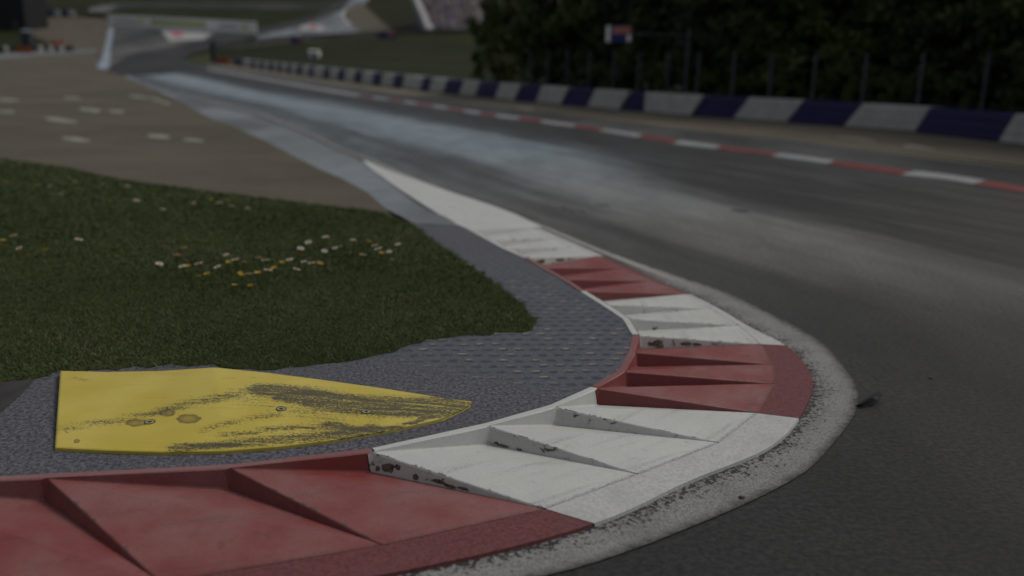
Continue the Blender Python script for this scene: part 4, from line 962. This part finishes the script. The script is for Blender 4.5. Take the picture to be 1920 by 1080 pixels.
# ------------------------------------------------------------------ trees
def leaf_mesh(centres, radii, per, size, flat=.8):
    c = np.repeat(centres, per, 0); rr = np.repeat(radii, per)[:, None]; n = len(c)
    d = rng.normal(size=(n, 3)); d /= np.linalg.norm(d, axis=1)[:, None]; pos = c + d * rr * (rng.random((n, 1)) ** .45) * np.array([1, 1, flat])
    a = rng.normal(size=(n, 3)); a /= np.linalg.norm(a, axis=1)[:, None]; b = np.cross(a, rng.normal(size=(n, 3))); b /= np.linalg.norm(b, axis=1)[:, None]
    s = (size * rng.uniform(.5, 1.4, n))[:, None]
    v = np.stack([pos - a*s, pos + b*s*.45, pos + a*s, pos - b*s*.45], 1).reshape(-1, 3)
    t = np.clip(np.repeat(np.repeat(rng.random(len(centres)), per)*.6 + rng.random(n)*.4, 4), 0, 1)
    return v, t, n
def tree_proto(kind):
    if kind == 'spruce':
        H = 13.; tr = MB().tube([(0, 0, 0), (.02, 0, H*.4), (0, .03, H*.75), (0, 0, H)], [.22, .15, .07, .02], 9); cs, rs = [], []
        for z in np.arange(.5, H, .42):
            R = 2.6 * (1 - z/H) ** .85 + .15
            for k in range(max(4, int(R*4.5))):
                a = random.uniform(0, 6.28); L = R * random.uniform(.6, 1.12)
                if random.random() < .35: tr.tube([(0, 0, z + .25), (L*math.cos(a)*.85, L*math.sin(a)*.85, z - L*.15)], [.035, .01], 4)
                for f in (.35, .65, .95): cs.append((L*f*math.cos(a), L*f*math.sin(a), z - L*f*.20)); rs.append(.20 + .16*L*(1.1-f))
        v, t, n = leaf_mesh(np.array(cs), np.array(rs), 9, .13, .55); mat = 'leafC'
    else:
        H = {'broad': 10.5, 'tall': 13., 'bush': 3.0}[kind]; R = {'broad': 3.0, 'tall': 2.5, 'bush': 1.5}[kind]
        tr = MB().tube([(0, 0, 0), (.1, .05, H*.25), (.02, .12, H*.5), (.15, 0, H*.86)], [.24*H/10, .19*H/10, .13*H/10, .03], 10); cs, rs = [], []
        N = {'broad': 70, 'tall': 80, 'bush': 30}[kind]
        for k in range(N):
            u = random.random(); z = H * (.10 + .88*u); prof = math.sin(math.pi * min(1, (.10 + .9*u)) ** .85) ** .55 if kind != 'bush' else math.sqrt(max(0.05, 1 - u*u))
            a = random.uniform(0, 6.28); rad = R * prof * random.uniform(.45, 1.05)
            c = Vector((rad*math.cos(a), rad*math.sin(a), z)); cs.append(c); rs.append(random.uniform(.45, .95) * (1 if kind != 'bush' else .55))
            if k % 3 == 0: tr.tube([(.05, .05, max(.2, z*.72)), c * .55 + Vector((0, 0, z*.40)), c], [.05*H/10, .03*H/10, .01], 5)
        v, t, n = leaf_mesh(np.array([tuple(c) for c in cs]), np.array(rs), 150 if kind != 'bush' else 110, .17 if kind != 'bush' else .10); mat = {'broad': 'leafA', 'tall': 'leafB', 'bush': 'leafB'}[kind]
    r = empty('tree', (0, 0, 0), '', 'tree'); tr.make('trunk', ['bark'], r, None, True)
    me = bpy.data.meshes.new('crown'); me.from_pydata(v.tolist(), [], [(4*i, 4*i+1, 4*i+2, 4*i+3) for i in range(n)]); me.materials.append(MAT[mat])
    o = bpy.data.objects.new('crown', me); COL.objects.link(o); o.parent = r; attrib(o, 'tint', t); return r
PR = {k: tree_proto(k) for k in ('spruce', 'broad', 'tall', 'bush')}
used = set()
NAMES = {'spruce': ('spruce_tree', 'dark narrow spruce'), 'broad': ('broadleaf_tree', 'dark broad leafy tree'), 'tall': ('tall_leafy_tree', 'tall olive-green leafy tree'), 'bush': ('shrub', 'low leafy shrub')}
def plant(kind, x, y, sc, label, group):
    s0 = PR[kind]
    if kind not in used: o = s0; used.add(kind)
    else:
        o = s0.copy(); COL.objects.link(o)
        for c in s0.children: c2 = c.copy(); COL.objects.link(c2); c2.parent = o
    o.name = NAMES[kind][0]; o.location = (x, y, g(y) - .05); o.scale = (sc, sc, sc * random.uniform(.92, 1.1)); o.rotation_euler = (0, 0, random.uniform(0, 6.28))
    o['label'] = label; o['category'] = 'shrub' if kind == 'bush' else 'tree'; o['group'] = group
# offsets of the rows behind the fence
def behind(px, d):
    i = int(np.argmin(abs(offx - px))); i = min(max(i, 3), len(offs) - 4); t = (offs[i+3] - offs[i-3]).normalized(); n = Vector((t.y, -t.x, 0)); n = n if n.x > 0 else -n
    return offs[i] + n * d
row1 = [(2130,'broad'),(2040,'tall'),(1960,'spruce'),(1880,'broad'),(1800,'tall'),(1725,'spruce'),(1655,'tall'),(1585,'broad'),(1520,'spruce'),(1460,'tall'),(1400,'broad'),(1345,'spruce'),(1295,'tall'),(1245,'broad'),(1200,'spruce'),(1155,'broad'),(1112,'tall'),(1075,'spruce'),(1040,'broad'),(1008,'tall'),(978,'spruce'),(952,'broad'),(930,'tall')]
cn = {}
for px, k in row1:
    q = behind(px, random.uniform(3.2, 4.6)); cn[k] = cn.get(k, 0) + 1
    plant(k, q.x, q.y, random.uniform(.85, 1.05), f'{NAMES[k][1]} in the front row behind the fence, {ORD[cn[k]-1]} such from the right', 'front row of trees behind the fence')
cn = {}
for px in range(2180, 950, -58):
    k = random.choice(['spruce', 'broad', 'tall', 'spruce']); q = behind(px, random.uniform(8, 11)); cn[k] = cn.get(k, 0) + 1
    plant(k, q.x, q.y, random.uniform(1.0, 1.3), f'{NAMES[k][1]} behind the front tree row, {ORD[cn[k]-1]} such from the right', 'second row of trees')
cn = {}
for px in range(2200, 960, -75):
    k = random.choice(['spruce', 'spruce', 'tall']); q = behind(px, random.uniform(16, 21)); cn[k] = cn.get(k, 0) + 1
    plant(k, q.x, q.y, random.uniform(1.2, 1.5), f'{NAMES[k][1]} at the back of the wood, {ORD[cn[k]-1]} such from the right', 'back row of trees')
for (px, d_, k, sc_, lb) in ((950, 60, 'tall', .8, 'olive-green leafy tree at the left end of the wood, over the low bush'), (948, 70, 'broad', 1.0, 'dark leafy tree forming the left outline of the wood, beside the grandstand'), (960, 74, 'spruce', 1.3, 'dark spruce standing just inside the left end of the wood')):
    q = at(px, 120, d_); plant(k, q.x, q.y, sc_, lb, 'trees at the left end of the wood')
q = at(925, 140, 54); plant('bush', q.x, q.y, 1.0, 'low bush alone on the grass at the left end of the wood', 'shrubs growing along the fence')
for n_, px in enumerate(list(range(2000, 930, -52))):
    q = behind(px + random.uniform(-12, 12), random.uniform(1.5, 2.4))
    plant('bush', q.x, q.y, random.uniform(.45, .75), f'low leafy shrub against the fence, {ORD[n_]} from the right', 'shrubs growing along the fence')

# ------------------------------------------------------------------ light, sky, camera
SUN_EL, SUN_AZ = math.radians(52), math.radians(62)      # azimuth from +Y towards +X
w = bpy.data.worlds.new('World'); SC.world = w; w.use_nodes = True; nt = w.node_tree
sky = nt.nodes.new('ShaderNodeTexSky'); sky.sky_type = 'NISHITA'; sky.sun_disc = False; sky.sun_elevation = SUN_EL; sky.sun_rotation = SUN_AZ; sky.air_density = 1.0; sky.dust_density = 4.0; sky.ozone_density = .6
hs = nt.nodes.new('ShaderNodeHueSaturation'); hs.inputs['Saturation'].default_value = .38
nt.links.new(sky.outputs[0], hs.inputs['Color']); nt.links.new(hs.outputs[0], nt.nodes['Background'].inputs[0]); nt.nodes['Background'].inputs[1].default_value = .10
sl_ = bpy.data.lights.new('sun', 'SUN'); sl_.energy = 1.1; sl_.angle = math.radians(18); sl_.color = (1, .95, .88)
so = bpy.data.objects.new('sun', sl_); COL.objects.link(so)
sd = Vector((math.sin(SUN_AZ) * math.cos(SUN_EL), math.cos(SUN_AZ) * math.cos(SUN_EL), math.sin(SUN_EL))); so.rotation_euler = sd.to_track_quat('Z', 'Y').to_euler(); so.location = sd * 60
cd = bpy.data.cameras.new('camera'); cd.sensor_width = 36; cd.lens = 36 * F_PX / 1920; cd.clip_start = .05; cd.clip_end = 2000
cd.dof.use_dof = True; cd.dof.focus_distance = 3.9; cd.dof.aperture_fstop = cd.lens / 1000 / .037; cd.dof.aperture_blades = 7
co = bpy.data.objects.new('camera', cd); COL.objects.link(co); co.location = (0, 0, CAM_H)
from mathutils import Matrix
co.rotation_euler = Matrix(RM.tolist()).to_euler(); SC.camera = co
SC.view_settings.view_transform = 'Standard'; SC.view_settings.look = 'None'; SC.view_settings.gamma = 1; SC.view_settings.exposure = -.55
SC.render.engine = 'CYCLES'; SC.cycles.use_denoising = True; SC.cycles.max_bounces = 6
